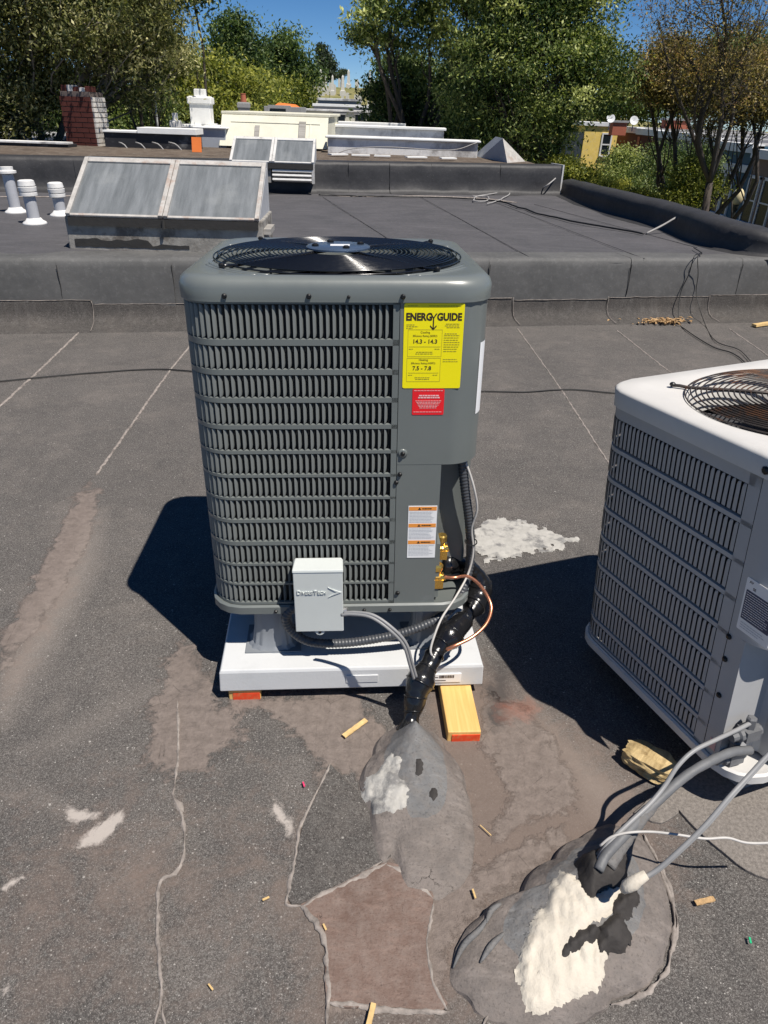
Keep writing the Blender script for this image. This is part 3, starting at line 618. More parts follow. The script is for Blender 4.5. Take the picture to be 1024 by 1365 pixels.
#@@UNITS
# ================================================================== THE TWO OUTDOOR UNITS
def text_mesh(name, body, size, mat, parent, x, z, y=-.0015, align='CENTER', off=0.0, sx=1.0, extr=0.0):
    cu = bpy.data.curves.new(name, 'FONT'); cu.body = body; cu.size = size; cu.align_x = align; cu.align_y = 'CENTER'; cu.offset = off; cu.extrude = extr; cu.resolution_u = 3
    tmp = bpy.data.objects.new('tmp_text', cu); COL.objects.link(tmp)
    dg = bpy.context.evaluated_depsgraph_get(); dg.update(); me = bpy.data.meshes.new_from_object(tmp.evaluated_get(dg)); bpy.data.objects.remove(tmp)
    me.materials.clear(); me.materials.append(mat); o = obj(name, me, parent, (x, y, z), (R(90), 0, 0)); o.scale = (sx, 1, 1); return o
def rsq(h, rad, n=96, cx=0.0, cy=0.0):
    """n points of a rounded square by angle, half width h"""
    out = []
    for k in range(n):
        a = 2*math.pi*k/n; c, s = math.cos(a), math.sin(a); lo, hi = 0, 2*h
        for _ in range(26):
            m = (lo+hi)/2; x, y = abs(m*c), abs(m*s)
            ins = x <= h and y <= h and not (x > h-rad and y > h-rad and math.hypot(x-h+rad, y-h+rad) > rad)
            lo, hi = (m, hi) if ins else (lo, m)
        out.append((cx+lo*c, cy+lo*s))
    return out
class Perim:
    """walk round the cabinet from the front seam leftwards; front face on y=0, centre at (0, h)"""
    def __init__(s, h, rad, xs):
        s.h, s.r, s.xs = h, rad, xs; f = h-rad; q = math.pi*rad/2
        s.seg = [('l', (xs, 0), (-1, 0), (0, -1), xs+f), ('a', (-f, rad), 270, q), ('l', (-h, rad), (0, 1), (-1, 0), 2*f), ('a', (-f, 2*h-rad), 180, q), ('l', (-f, 2*h), (1, 0), (0, 1), 2*f), ('a', (f, 2*h-rad), 90, q), ('l', (h, 2*h-rad), (0, -1), (1, 0), 2*h-rad-.16)]
        s.L = sum(g[-1] for g in s.seg)
    def at(s, u):
        for g in s.seg:
            if u <= g[-1] or g is s.seg[-1]:
                if g[0] == 'l': return (g[1][0]+g[2][0]*u, g[1][1]+g[2][1]*u, g[3][0], g[3][1])
                a = R(g[2])-u/s.r; return (g[1][0]+s.r*math.cos(a), g[1][1]+s.r*math.sin(a), math.cos(a), math.sin(a))
            u -= g[-1]
def slat_mesh(name, hgt, w, mat, depth=.0075, rc=.012, both=False):
    """one lanced louvre: flush along its left edge, pushed in along the right, corners rounded"""
    z_ = .006 if both else 0.0; zs = [0, rc*.12, rc*.4, rc, hgt/2, hgt-rc, hgt-rc*.4, hgt-rc*.12, hgt]; rows = []
    for z in zs:
        t = max(0, 1-min(z if not both else 9, hgt-z)/rc); k = math.sqrt(max(0, 1-t*t))*.72+.28
        l = 0; z = z if not both else z_+z*(hgt-z_)/hgt
        d_ = depth*(.35+.65*k)*(.8 if both else 1)
        rows.append([(w-w*k, d_, z), (w-w*k*.92, d_*.6, z), (w-w*k*.80, d_*.22, z), (w-w*k*.66, 0, z), (w, 0, z)] if both else [(l, 0, z), (l+w*k*.22, .0010, z), (l+w*k*.6, d_*.3, z), (l+w*k*.88, d_*.72, z), (l+w*k, d_*1.05, z)])
    mb = MB(); mb.loft(rows, closed=False); me = bpy.data.meshes.new(name); me.from_pydata(mb.v, [], mb.f); me.materials.append(mat)
    me.polygons.foreach_set('use_smooth', [True]*len(me.polygons)); return me, mb
def make_cabinet(root, W, H, rad, xs, rows, louv_x, pitch, m_body, m_slat, m_coil, m_top, m_wire, nring, r_in, r_out, nind, ctl_z, notch_x, cap_h=.05, er=1.0, both=False, frac=.50, ribs=True):
    h = W/2; pe = Perim(h, rad, xs); margin = xs-louv_x
    # base pan
    pan = MB(); pts = [rsq(h+.004, rad, 96, 0, h), rsq(h+.010, rad+.004, 96, 0, h)]
    pan.loft([[(x, y, 0) for x, y in rsq(h-.03, rad, 96, 0, h)], [(x, y, 0) for x, y in pts[0]], [(x, y, .003) for x, y in pts[1]], [(x, y, .024) for x, y in pts[1]], [(x, y, .028) for x, y in pts[0]], [(x, y, .018) for x, y in rsq(h-.02, rad-.02, 96, 0, h)]], capl=True)
    pan.build('base_pan', m_body if not both else m_top, root, smooth=True, auto=40)
    # coil core
    co = MB(); ci = [(x, y) for x, y in rsq(h-.022, max(.02, rad-.022), 96, 0, h)]
    ci = [(min(x, notch_x-.02) if y < .14 and x > notch_x-.02 else x, y) for x, y in ci]
    co.loft([[(x, y, .02) for x, y in ci], [(x, y, H-.03) for x, y in ci]]); co.build('coil', m_coil, root, smooth=False)
    # louvred sheet: bands between the rows, end posts
    top = H-cap_h; zs = [top]+[z for r_ in rows for z in r_]+[.026]
    def band(z0, z1, u0, u1, out=0.0):
        n = max(2, int((u1-u0)/.012)); ring0 = []; mb = MB(); rr = [[], [], [], []]
        for i in range(n+1):
            x, y, nx_, ny_ = pe.at(u0+(u1-u0)*i/n)
            for q, (o_, z) in enumerate(((-.008, z1), (out, z1-.0015), (out, z0+.0015), (-.008, z0))): rr[q].append((x+nx_*o_, y+ny_*o_, z))
        mb.loft(rr, closed=False); return mb
    sheet = MB()
    for i in range(0, len(zs), 2):
        b = band(zs[i+1], zs[i], 0, pe.L); sheet.add(b.v, b.f)
    b = band(.026, top, 0, margin, .0); sheet.add(b.v, b.f)
    n_s = int((pe.L-2*margin)/pitch)
    # narrow webs every panel edge on the sides that are not seen from the front
    for u in (pe.seg[0][-1]+pe.seg[1][-1]+.03, pe.seg[0][-1]+pe.seg[1][-1]+pe.seg[2][-1]-.03, pe.L-margin): b = band(.026, top, u, u+.02); sheet.add(b.v, b.f)
    sheet.build('louvre_panel', m_body, root, smooth=True, auto=40)
    cache = {}; rest = MB(); cnt = 0
    nfront = int((pe.seg[0][-1]+pe.seg[1][-1]-margin)/pitch)+1
    for ri, (z1, z0) in enumerate(rows):
        hg = round(z1-z0, 4)
        if hg not in cache: cache[hg] = slat_mesh('slat', hg, pitch*frac, m_slat, both=both)
        me_, mbs = cache[hg]
        for k in range(n_s):
            u = margin+.002+pitch*(k+1); x, y, nx_, ny_ = pe.at(u)       # left edge of the louvre as seen from outside
            if y < .17 and x > notch_x-.03 and u > pe.L*.6: continue
            rz = math.atan2(nx_, -ny_)
            if k < nfront and cnt < nind:
                o = obj('slat', me_, root, (x, y, z0), (0, 0, rz)); cnt += 1
            else:
                c_, s_ = math.cos(rz), math.sin(rz)
                rest.add([(x+vx*c_-vy*s_, y+vx*s_+vy*c_, z0+vz) for vx, vy, vz in mbs.v], mbs.f)
    if rest.v: tag(rest.build('slats', m_slat, root, smooth=True), kind='stuff')
    # control box on the right front corner, down to ctl_z
    cb = MB(); f = h-rad; arc = [(xs+.0015, 0)]+[(f+rad*math.cos(R(a)), rad+rad*math.sin(R(a))) for a in range(270, 361, 6)]+[(h, .20), (h-.05, .20), (xs+.03, .12), (xs+.0015, .05)]
    cb.loft([[(x, y, ctl_z) for x, y in arc], [(x, y, H-cap_h) for x, y in arc]], capl=True); cb.build('control_cover', m_body, root, smooth=True, auto=30)
    # lower corner: flat front strip then the notch for the valves
    lc = MB(); poly = [(xs+.0015, .0005), (notch_x, .0005), (notch_x, .10), (notch_x+.012, .112), (h-.012, .112), (h-.004, .12), (h-.004, .2), (xs+.0015, .2)]
    lc.loft([[(x, y, .026) for x, y in poly], [(x, y, ctl_z-.0005) for x, y in poly]], capl=True); lc.build('valve_panel', m_body, root)
    # top cap
    cap = MB(); o_ = h+.006
    spec = [(h-.004, rad, H-cap_h-.002), (o_, rad+.004, H-cap_h-.002), (o_, rad+.004, H-cap_h+.004), (o_+.001, rad+.004, H-.024*er), (o_-.004*er, rad+.002, H-.010*er), (o_-.013*er, rad, H-.002), (o_-.026*er, rad, H+.001), (o_-.05, rad-.01, H-.002)]
    rings = [[(x, y, z) for x, y in rsq(a, rr, 96, 0, h)] for a, rr, z in spec]
    circ = lambda r_, z: [(r_*math.cos(2*math.pi*k/96), h+r_*math.sin(2*math.pi*k/96), z) for k in range(96)]
    rings += [circ(r_out+.012, H-.004), circ(r_out+.004, H-.006), circ(r_out-.002, H-.014), circ(r_out-.004, H-.09)]
    cap.loft(rings); cap.build('top_cap', m_top, root, smooth=True, auto=50)
    if ribs:
        for q in range(4):
            for rr in (r_out+.03, r_out+.045):
                pth = [(rr*math.cos(R(a)), h+rr*math.sin(R(a)), H-.004) for a in np.linspace(45+90*q-19+(rr-r_out-.03)*260, 45+90*q+19-(rr-r_out-.03)*260, 14)]
                MB().tube(pth, .004, 6).build('pressed_rib', m_top, root, smooth=True)
    # guard
    zg = H+.006
    for i in range(nring):
        rr = r_in+(r_out+.006-r_in)*i/(nring-1); zz = zg+.002*(1-(rr/r_out)**2)-(.006 if i == nring-1 else 0)
        MB().tube([(rr*math.cos(a), h+rr*math.sin(a), zz) for a in np.linspace(0, 2*math.pi, 80, endpoint=False)], .0021 if ribs else .0019, 5, closed=True).build('guard_ring', m_wire, root, smooth=True)
    for q in range(4):
        a = R(45+90*q-4); c_, s_ = math.cos(a), math.sin(a); pth = [(rr*c_, h+rr*s_, zz) for rr, zz in ((.02, zg+.006), (r_out*.5, zg+.003), (r_out+.004, zg-.004), (r_out+.022, H+.004), (r_out+.044, H+.003))]
        MB().tube(pth, .0042, 6).build('guard_spoke', m_wire, root, smooth=True)
        MB().lathe([(.0075, 0), (.0075, .004), (.004, .007)], 10, (pth[-1][0]*.985, h+(pth[-1][1]-h)*.985, H+.004)).build('screw', M['screw'], root)
    hubm = MB(); hubm.lathe([(.001, zg+.016), (r_in-.006, zg+.016), (r_in-.002, zg+.013), (r_in-.002, zg+.009)], 40, (0, h, 0), cap=False); hubm.build('hub_plate', M['hub'] if ribs else m_wire, root, smooth=True, auto=40)
    for q in range(4):
        a = R(20+90*q); MB().lathe([(.009, 0), (.009, .004), (.005, .007)], 10, (.062*math.cos(a), h+.062*math.sin(a), zg+.016)).build('hub_bolt', M['screw'], root)
    if ribs: hl = MB(); hl.b2(-.02, .03, h-.018, h+.012, zg+.0165, zg+.0172); hl.build('hub_sticker', M['white'], root)
    mt = MB(); mt.lathe([(.07, H-.20), (.075, H-.16), (.075, H-.03), (.05, H-.012)], 24, (0, h, 0)); mt.build('fan_motor', M['coil'], root, smooth=True, auto=40)
    for q in range(3):
        bl = MB(); rows_ = []
        for rr in np.linspace(.07, r_out-.02, 7):
            rows_.append([(rr*math.cos(R(120*q)+t), h+rr*math.sin(R(120*q)+t), H-.10-.05*math.sin((t)/1.3*2)-.01) for t in np.linspace(-.55, .55, 6)])
        bl.loft(rows_, closed=False); bl.build('fan_blade', M['coil'] if ribs else m_coil, root, smooth=True)
    return pe
def mat_rot(yaw, tx, ty): return Matrix.Rotation(yaw, 4, 'Z') @ Matrix.Rotation(ty, 4, 'Y') @ Matrix.Rotation(tx, 4, 'X')
U1M = Matrix.Translation((-.1051, 1.562, .2571)) @ mat_rot(.0596, -.0316, -.0171)
U2M = Matrix.Translation((.7277, 1.441, .089)) @ mat_rot(-1.2244, .0427, -.0686)
def set_m(o, m): o.matrix_world = m; return o
# ---- new unit
W1, H1 = .70, .885
u1 = set_m(tag(empty('heat_pump'), 'new dark grey heat pump with yellow and red labels on a raised white pad', 'heat pump'), U1M)
tops1 = [.734, .666, .599, .533, .469, .406, .344, .279, .212, .150, .089]
rows1 = [(.826, .751)]+[(z, z-.0525) for z in tops1]
make_cabinet(u1, W1, H1, .085, .140, rows1, .126, .0148, M['unit'], M['slat'], M['coil'], M['unit'], M['wire'], 21, .085, .312, 300, .440, .252)
def label_quad(name, x0, x1, z0, z1, mat, parent, y=-.0012, rad=.004, th=.0008):
    pts = []
    for cx, cz, a0 in ((x1-rad, z0+rad, 270), (x1-rad, z1-rad, 0), (x0+rad, z1-rad, 90), (x0+rad, z0+rad, 180)):
        for a in range(0, 91, 30): pts.append((cx+rad*math.cos(R(a0+a)), cz+rad*math.sin(R(a0+a))))
    mb = MB(); n = len(pts); mb.add([(x, y, z) for x, z in pts]+[(x, y+th, z) for x, z in pts], [tuple(range(n)), tuple(range(2*n-1, n-1, -1))]+[((i+1) % n, i, n+i, n+(i+1) % n) for i in range(n)])
    return mb.build(name, mat, parent)
def print_lines(name, rows_, mat, parent, y, hgt):
    mb = MB()
    for x0, x1, z in rows_:
        x = x0
        while x < x1:                                           # broken strokes of fine print
            w = random.uniform(.003, .008); e = min(x+w, x1); mb.b2(x, e, y-.0002, y, z-hgt/2, z+hgt/2); x = e+.0012
    return tag(mb.build(name, mat, parent), kind='stuff')
lab = label_quad('energy_label', .150, .2855, .636, .831, M['yellow'], u1)
ly = -.0016
text_mesh('lettering', 'ENERG  GUIDE', .0225, M['ink'], lab, .2172, .8005, ly, off=.0010, sx=.845)
arrow = MB(); ax, az = .2165, .8005
for dx in (-1, 1):
    arrow.add([(ax+dx*.0064-.0018*dx, ly, az+.0082), (ax+dx*.0064+.0020*dx, ly, az+.0082), (ax+.0018*dx, ly, az-.002), (ax-.0014*dx, ly, az-.0025)], [(0, 1, 2, 3) if dx > 0 else (3, 2, 1, 0)])
    arrow.add([(ax, ly, az-.0295), (ax, ly, az-.0255), (ax+dx*.0068, ly, az-.0175), (ax+dx*.0078, ly, az-.0205)], [(0, 1, 2, 3)])
arrow.add([(ax-.0014, ly, az-.001), (ax-.0014, ly, az-.027), (ax+.0014, ly, az-.027), (ax+.0014, ly, az-.001)], [(0, 1, 2, 3)])
arrow.build('arrow_mark', M['ink'], lab)
text_mesh('lettering', 'Cooling', .0068, M['ink'], lab, .199, .7665, ly); text_mesh('lettering', 'Efficiency Rating (SEER2)', .0062, M['ink'], lab, .199, .7585, ly, sx=.9)
text_mesh('lettering', '14.3 - 14.3', .0132, M['ink'], lab, .199, .7455, ly, off=.0003, sx=1.0)
text_mesh('lettering', 'Heating', .0068, M['ink'], lab, .197, .7035, ly); text_mesh('lettering', 'Efficiency Rating (HSPF2)', .0062, M['ink'], lab, .197, .6955, ly, sx=.9)
text_mesh('lettering', '7.5 - 7.8', .0132, M['ink'], lab, .194, .6835, ly, off=.0003)
fr = MB()
for x0, x1, z0, z1 in ((.160, .238, .711, .773), (.159, .237, .652, .708)):
    for a in ((x0, x1, z0, z0+.0006), (x0, x1, z1-.0006, z1), (x0, x0+.0006, z0, z1), (x1-.0006, x1, z0, z1)): fr.b2(a[0], a[1], ly, ly+.0002, a[2], a[3])
fr.b2(.163, .235, ly, ly+.0002, .7335, .7343); fr.b2(.163, .233, ly, ly+.0002, .6725, .6733); fr.build('print_frame', M['yellow_ink'], lab)
print_lines('fine_print', [(.158, .18, .825), (.205, .278, .825), (.156, .175, .784), (.156, .182, .780), (.156, .17, .776), (.245, .276, .786), (.243, .276, .782), (.247, .277, .778), (.243, .272, .764)]+[(.242, .278-random.uniform(0, .006), .760-.0052*i) for i in range(8)]+[(.242, .274, .705), (.242, .277, .700), (.163, .172, .729), (.222, .233, .729), (.18, .218, .722), (.178, .219, .718), (.163, .172, .668), (.22, .231, .668), (.178, .214, .662), (.18, .212, .658)], M['yellow_ink'], lab, ly, .0013)
rl = label_quad('warning_label', .1745, .250, .570, .6345, M['red'], u1, -.0010, .003)
print_lines('fine_print', [(.19, .237, .618), (.188, .239, .613)], M['pinkprint'], rl, -.0014, .0032)
print_lines('fine_print', [(.178, .246, .630)]+[(.182+.002*i, .243-.002*i, .605-.0035*i) for i in range(6)]+[(.178, .246, .5775)], M['pinkprint'], rl, -.0014, .0012)
wlab = label_quad('caution_label', .1735, .2475, .171, .3255, M['white'], u1, -.0009, .001)
for z in (.3175, .2685, .2185):
    label_quad('orange_band', .175, .246, z-.0055, z+.0055, M['orange'], wlab, -.0013, .0005, .0003)
    t_ = MB(); t_.add([(.198, -.0017, z-.003), (.206, -.0017, z-.003), (.202, -.0017, z+.004)], [(0, 1, 2)]); t_.build('triangle_mark', M['ink'], wlab); print_lines('band_print', [(.209, .234, z)], M['ink'], wlab, -.0015, .003)
print_lines('fine_print', [(.177, .244-random.uniform(0, .015), z) for z in list(np.arange(.3085, .277, -.0042))+list(np.arange(.2595, .227, -.0042))+list(np.arange(.2095, .176, -.0042))], M['greyprint'], wlab, -.0013, .0015)
# rating plate on the right side
rp = MB(); h_, rd = W1/2, .085
pl = []
for a in np.linspace(322, 360, 8): pl.append((h_-rd+(rd+.001)*math.cos(R(a)), rd+(rd+.001)*math.sin(R(a))))
pl.append((h_+.001, .13)); rp.loft([[(x, y, .56) for x, y in pl], [(x, y, .735) for x, y in pl]], closed=False); rp.build('rating_plate', M['white'], u1)
def screw(x, z, y=0.0, r=.006, parent=u1):
    MB().lathe([(r, 0), (r, .003), (r*.55, .006)], 8, (x, y, z), M=Matrix.Rotation(R(90), 3, 'X')).build('screw', M['screw'], parent)
for x in (-.243, -.06, .146): screw(x, .846, -.007)
screw(.027, .845, -.007, .004)
for x, z in ((.149, .414), (.1405, .392), (.151, .060)): screw(x, z)
for x in (-.18, .06, .13): screw(x, .012, -.010, .005)
ring = MB(); ring.lathe([(.011, 0), (.012, .002), (.0085, .0035)], 14, (.155, 0, .471), M=Matrix.Rotation(R(90), 3, 'X')); ring.build('washer', M['unit'], u1, smooth=True); screw(.155, .471, -.003, .006)
# service valves in the notch
for q, (x, z) in enumerate(((.275, .150), (.262, .085))):
    v = MB(); y0 = .075 if q == 0 else .03
    v.lathe([(.011, 0), (.013, .003), (.013, .03), (.009, .034), (.009, .046), (.014, .048), (.014, .064), (.011, .068)], 6 if q else 12, (x, y0, z-.02)); v.lathe([(.010, -.03), (.012, -.026), (.012, .02)], 12, (x, y0, z), M=Matrix.Rotation(R(70), 3, 'Y')); v.box((x, y0, z-.012), (.03, .028, .026))
    v.build('service_valve', M['brass'], u1, smooth=True, auto=35)
vb = MB(); vb.b2(.254, .264, .02, .108, .03, .20); vb.build('valve_bracket', M['unit'], u1)
# ---- old unit
W2, H2 = .66, .795
u2 = set_m(tag(empty('heat_pump'), 'older weathered light grey outdoor unit with rusty fan guard', 'heat pump'), U2M)
rows2 = [(.716, .640), (.626, .550), (.536, .460), (.446, .370), (.356, .280), (.266, .190), (.176, .100), (.086, .036)]
make_cabinet(u2, W2, H2, .085, .214, rows2, .182, .0152, M['unit2'], M['unit2'], M['coil2'], M['unit2top'], M['rustwire'], 17, .075, .265, 300, .375, .262, .046, er=.35, both=True, frac=.965, ribs=False)
l2 = label_quad('warning_label', .232, .318, .395, .525, M['white'], u2, -.0012, .003)
label_quad('print_panel', .237, .312, .425, .497, plain('navy print panel', (.03, .045, .10), .5), l2, -.0016, .002, .0003)
text_mesh('lettering', 'AV', .0085, M['ink'], l2, .240, .517, -.0016, 'LEFT', .0002); text_mesh('lettering', 'SE', .0085, M['ink'], l2, .252, .505, -.0016, 'LEFT', .0002)
print_lines('fine_print', [(.240, .309-random.uniform(0, .012), z) for z in np.arange(.492, .428, -.0055)], M['white'], l2, -.0020, .0016)
print_lines('fine_print', [(.240, .30, .416), (.240, .306, .410), (.240, .29, .404)], M['greyprint'], l2, -.0016, .0016)
for x, z in ((.219, .36), (.222, .30), (.228, .20)): screw(x, z, 0, .007, u2)
screw(.222, .765, -.006, .009, u2)
for x0, x1 in ((.262-.030, .262-.012),): label_quad('pink_tag', x0, x1, .045, .075, plain('faded pink tag', (.62, .38, .36), .7), u2, -.0012, .001)
for q, (x, y0, z) in enumerate(((.285, .05, .12), (.275, .03, .045))):
    v = MB(); v.lathe([(.014, -.03), (.016, -.02), (.016, .03), (.011, .034), (.011, .05)], 10, (x, y0, z), M=Matrix.Rotation(R(90), 3, 'X')); v.box((x, y0, z), (.034, .04, .03)); v.lathe([(.012, 0), (.012, .03), (.008, .034)], 6, (x, y0, z+.012))
    v.build('service_valve', M['pipegrey'], u2, smooth=True, auto=35)
# pad, risers, lumber under the new unit
pad = empty('equipment_pad', (-.07, 1.497, .036), (0, 0, R(5.0)))
tag(pad, 'white plastic equipment pad under the new heat pump', 'pad')
pb = MB(); pw, pdp = .74, .80
pb.loft([[(x, y+pdp/2, z) for x, y in [( -pw/2*k, -pdp/2*k2), (pw/2*k, -pdp/2*k2), (pw/2*k, pdp/2*k2), (-pw/2*k, pdp/2*k2)]] for k, k2, z in ((.994, .994, .001), (1, 1, .006), (.994, .994, .066), (.984, .985, .075))], capl=True)
pb.build('slab', M['pad'], pad, bevel=.003)
sk = MB(); sk.b2(.215, .305, -.0025, .004, .018, .048); sk.build('barcode_sticker', M['white'], pad)
bar = MB(); x = .243
while x < .285: w = random.choice((.0006, .0012, .002)); bar.b2(x, x+w, -.0032, -.0024, .034, .044); x += w+random.choice((.0007, .0014))
bar.b2(.222, .24, -.0032, -.0024, .036, .038); bar.b2(.222, .262, -.0032, -.0024, .024, .026); bar.build('barcode', M['ink'], pad)
bl_ = MB(); bl_.b2(-.02, .07, -.0015, .003, .024, .05); bl_.build('moulded_plate', M['pad'], pad, bevel=.001)
for q, (x, y) in enumerate(((-.225, .135), (.225, .135), (-.225, .68), (.225, .68))):
    rs = MB(); n = 28; prof = [(.074, .062, .075), (.07, .058, .081), (.060, .05, .09), (.052, .044, .14), (.050, .042, .212)]
    rs.b2(x-.078, x+.078, y-.062, y+.062, .0755, .080)
    rings = []
    for a_, b_, z in prof:
        ring_ = []
        for k in range(n*2):
            t = math.pi*k/n; c_, s_ = math.cos(t), math.sin(t); k_ = 1+.022*(1 if (k//2) % 2 else -1); ring_.append((x+a_*k_*math.copysign(abs(c_)**.7, c_), y+b_*k_*math.copysign(abs(s_)**.7, s_), z))
        rings.append(ring_)
    rs.loft(rings, capl=True)
    rr_ = tag(rs.build('pad_riser', M['riser'], None, smooth=True, auto=35), ('front grey riser foot under the louvred corner of the heat pump', 'front grey riser foot under the valve corner beside the line set', 'rear grey riser foot under the louvred side of the heat pump', 'rear grey riser foot under the valve side of the heat pump')[q], 'riser', 'risers between pad and heat pump')
    rr_.matrix_world = Matrix.Translation(pad.location) @ Matrix.Rotation(R(5.0), 4, 'Z')
def lumber(x, yf, L, label, rz, red=True, mat='lumber', w=.089, t=.038):
    e = empty('lumber_block', (x, yf, -.003), (0, 0, rz)); tag(e, label, 'lumber')
    b = MB(); b.b2(-w/2, w/2, 0, L, .001, t); b.build('board', M[mat], e, bevel=.003)
    if red: b = MB(); b.b2(-w/2+.012, w/2-.002, -.0022, .003, .004, t*.72); b.build('painted_end', M['redend'], e)
    return e
g2 = gz(618, 988); lumber(g2[0], g2[1], .75, 'new yellow lumber board with red painted end sticking out under the pad', R(4))
g3 = gz(325, 930, .02); lumber(g3[0]+.0, g3[1]+.014, .7, 'red ended lumber board hidden under the left end of the white pad', R(4), True)
# ================================================================== SMALL THINGS ROUND THE UNITS
def wpath(pts, n=8, step=.006): return resample(catmull([gy(*p) for p in pts], n), step)
# disconnect box on the front of the new unit (unit coordinates)
db = set_m(tag(empty('disconnect_box'), 'pale grey metal disconnect box on the louvred front of the new heat pump', 'electrical box'), U1M @ Matrix.Translation((-.060, -.003, -.022)))
b = MB(); b.b2(-.059, .059, -.046, -.001, .004, .190); b.build('body', M['boxpaint'], db, bevel=.003)
b = MB(); b.loft([[(-.064, -.056, z), (.064, -.056, z), (.064, -.046, z), (-.064, -.046, z)] for z in (0, .184)]+[[(-.064, -.054, .190), (.064, -.054, .190), (.064, -.046, .190), (-.064, -.046, .190)]], capl=True); b.build('cover', M['boxpaint'], db, bevel=.002)
b = MB(); b.loft([[(-.0655, -.058, .187), (.0655, -.058, .187), (.0655, -.001, .1915), (-.0655, -.001, .1915)], [(-.0655, -.056, .195), (.0655, -.056, .195), (.0595, -.001, .199), (-.0595, -.001, .199)]], capl=True); b.build('rain_hood', M['boxpaint'], db, bevel=.002)
cur = -.0565
for body, size in (('D', .0170), ('IVERSI', .0128), ('T', .0170), ('ECH', .0128)):
    o_ = text_mesh('embossed_lettering', body, size, M['boxpaint'], db, 0, .127-(.0170-size)*.36, -.0568, 'LEFT', .0002, .9, .0020)
    wd = max(v.co.x for v in o_.data.vertices)-min(v.co.x for v in o_.data.vertices); o_.location.x = cur; cur += wd*.9+.0020
ch = MB(); cx = .0375
for s_ in (1, -1): ch.add([(cx-.012, -.0586, .127+s_*.0155), (cx-.008, -.0586, .127+s_*.0125), (cx+.0215, -.0586, .127), (cx+.010, -.0586, .127), (cx-.0125, -.0561, .127+s_*.0165), (cx-.007, -.0561, .127+s_*.0115), (cx+.0235, -.0561, .127), (cx+.008, -.0561, .127)], [(0, 1, 2, 3), (0, 4, 5, 1), (1, 5, 6, 2), (2, 6, 7, 3), (3, 7, 4, 0)])
ch.build('embossed_chevron', M['boxpaint'], db)
hp = MB(); hp.lathe([(.0005, 0), (.013, 0), (.013, .003), (.0005, .003)], 18, (0, -.0485, -.002), M=Matrix.Rotation(R(90), 3, 'X'), cap=False); hp.build('hasp', M['boxpaint'], db); hh = MB(); hh.lathe([(.0045, 0), (.0045, .0015)], 10, (0, -.0518, -.004), M=Matrix.Rotation(R(90), 3, 'X')); hh.build('hasp_hole', M['screw'], db)
cn = MB(); cn.lathe([(.010, 0), (.011, .004), (.011, .012), (.007, .016)], 10, (.0605, -.028, .046), M=Matrix.Rotation(R(90), 3, 'Y')); cn.build('cable_connector', M['steel'], db)
def thing_tube(name, label, cat, path, r, mat, n=10, group=None, smooth=True, flat=1.0):
    return tag(MB().tube(path, r, n, flat=flat).build(name, mat, None, smooth=smooth), label, cat, group)
P_ = wpath([(616, 610, 1.665), (620, 650, 1.665), (626, 700, 1.67), (627, 745, 1.68), (618, 785, 1.64), (598, 815, 1.60), (560, 836, 1.57), (515, 849, 1.56), (460, 857, 1.55), (415, 856, 1.545), (390, 842, 1.545), (381, 825, 1.545), (388, 812, 1.55), (400, 810, 1.55)], 10, .0022)
thing_tube('flexible_conduit', 'grey ribbed conduit looping from the new unit to the disconnect box', 'conduit', P_, [.0125+.0009*math.sin(i*1.45) for i in range(len(P_))], M['conduit'], 10)
P_ = wpath([(455, 820, 1.45), (470, 819, 1.44), (495, 823, 1.42), (520, 840, 1.40), (538, 860, 1.40), (546, 885, 1.405), (552, 905, 1.41)])
def twin(name, label, path, off, r, mat):
    e = tag(empty(name, tuple(path[-1])), label, 'cable'); adopt(e, [MB().tube([p+np.array(off)*k for p in path], r, 8).build('conductor', mat, None, smooth=True) for k in (0, 1)])
twin('power_cable', 'pale twin power cable from the disconnect box to the black line set', P_, (.006, .002, .005), .0042, M['cable'])
P_ = wpath([(619, 612, 1.66), (626, 630, 1.655), (633, 655, 1.65), (636, 680, 1.655), (629, 705, 1.66), (631, 735, 1.66), (624, 765, 1.645), (608, 795, 1.59), (590, 822, 1.54), (580, 845, 1.505), (574, 868, 1.48), (580, 878, 1.475)])
thing_tube('control_wire', 'thin off white control wire hanging beside the ribbed conduit', 'wire', P_, .0032, M['twine'], 7)
P_ = wpath([(588, 769, 1.625), (606, 770, 1.64), (622, 768, 1.64), (637, 777, 1.62), (650, 795, 1.58), (655, 812, 1.55), (648, 832, 1.52), (630, 849, 1.49), (608, 860, 1.465), (595, 866, 1.46)])
thing_tube('copper_tube', 'bare copper tube curving from the brass valve to the taped line set', 'pipe', P_, .0048, M['copper'], 10)
P_ = wpath([(588, 752, 1.70), (606, 752, 1.71), (624, 757, 1.715), (638, 768, 1.71), (640, 785, 1.70), (634, 803, 1.665), (622, 822, 1.61), (608, 838, 1.565), (594, 853, 1.53), (582, 868, 1.505), (573, 885, 1.475), (563, 903, 1.445), (556, 921, 1.42), (552, 940, 1.40), (548, 960, 1.375), (545, 978, 1.35), (544, 990, 1.335)], 8, .004)
rad_ = []
for i in range(len(P_)):
    t = i/len(P_); r_ = .0300+.007*math.sin(t*26+.6)+.003*math.sin(t*61); r_ *= .86 if t < .12 else 1; rad_.append(r_+.0018*fbm(i*.5, 2, 1))
ls = empty('line_set', (*P_[-1][:2], 0)); tag(ls, 'bulging black taped refrigerant line set running down into the cement cone', 'pipe')
k1 = MB().tube(P_, rad_, 20).build('taped_insulation', M['tape'], None, smooth=True); ks = [k1]
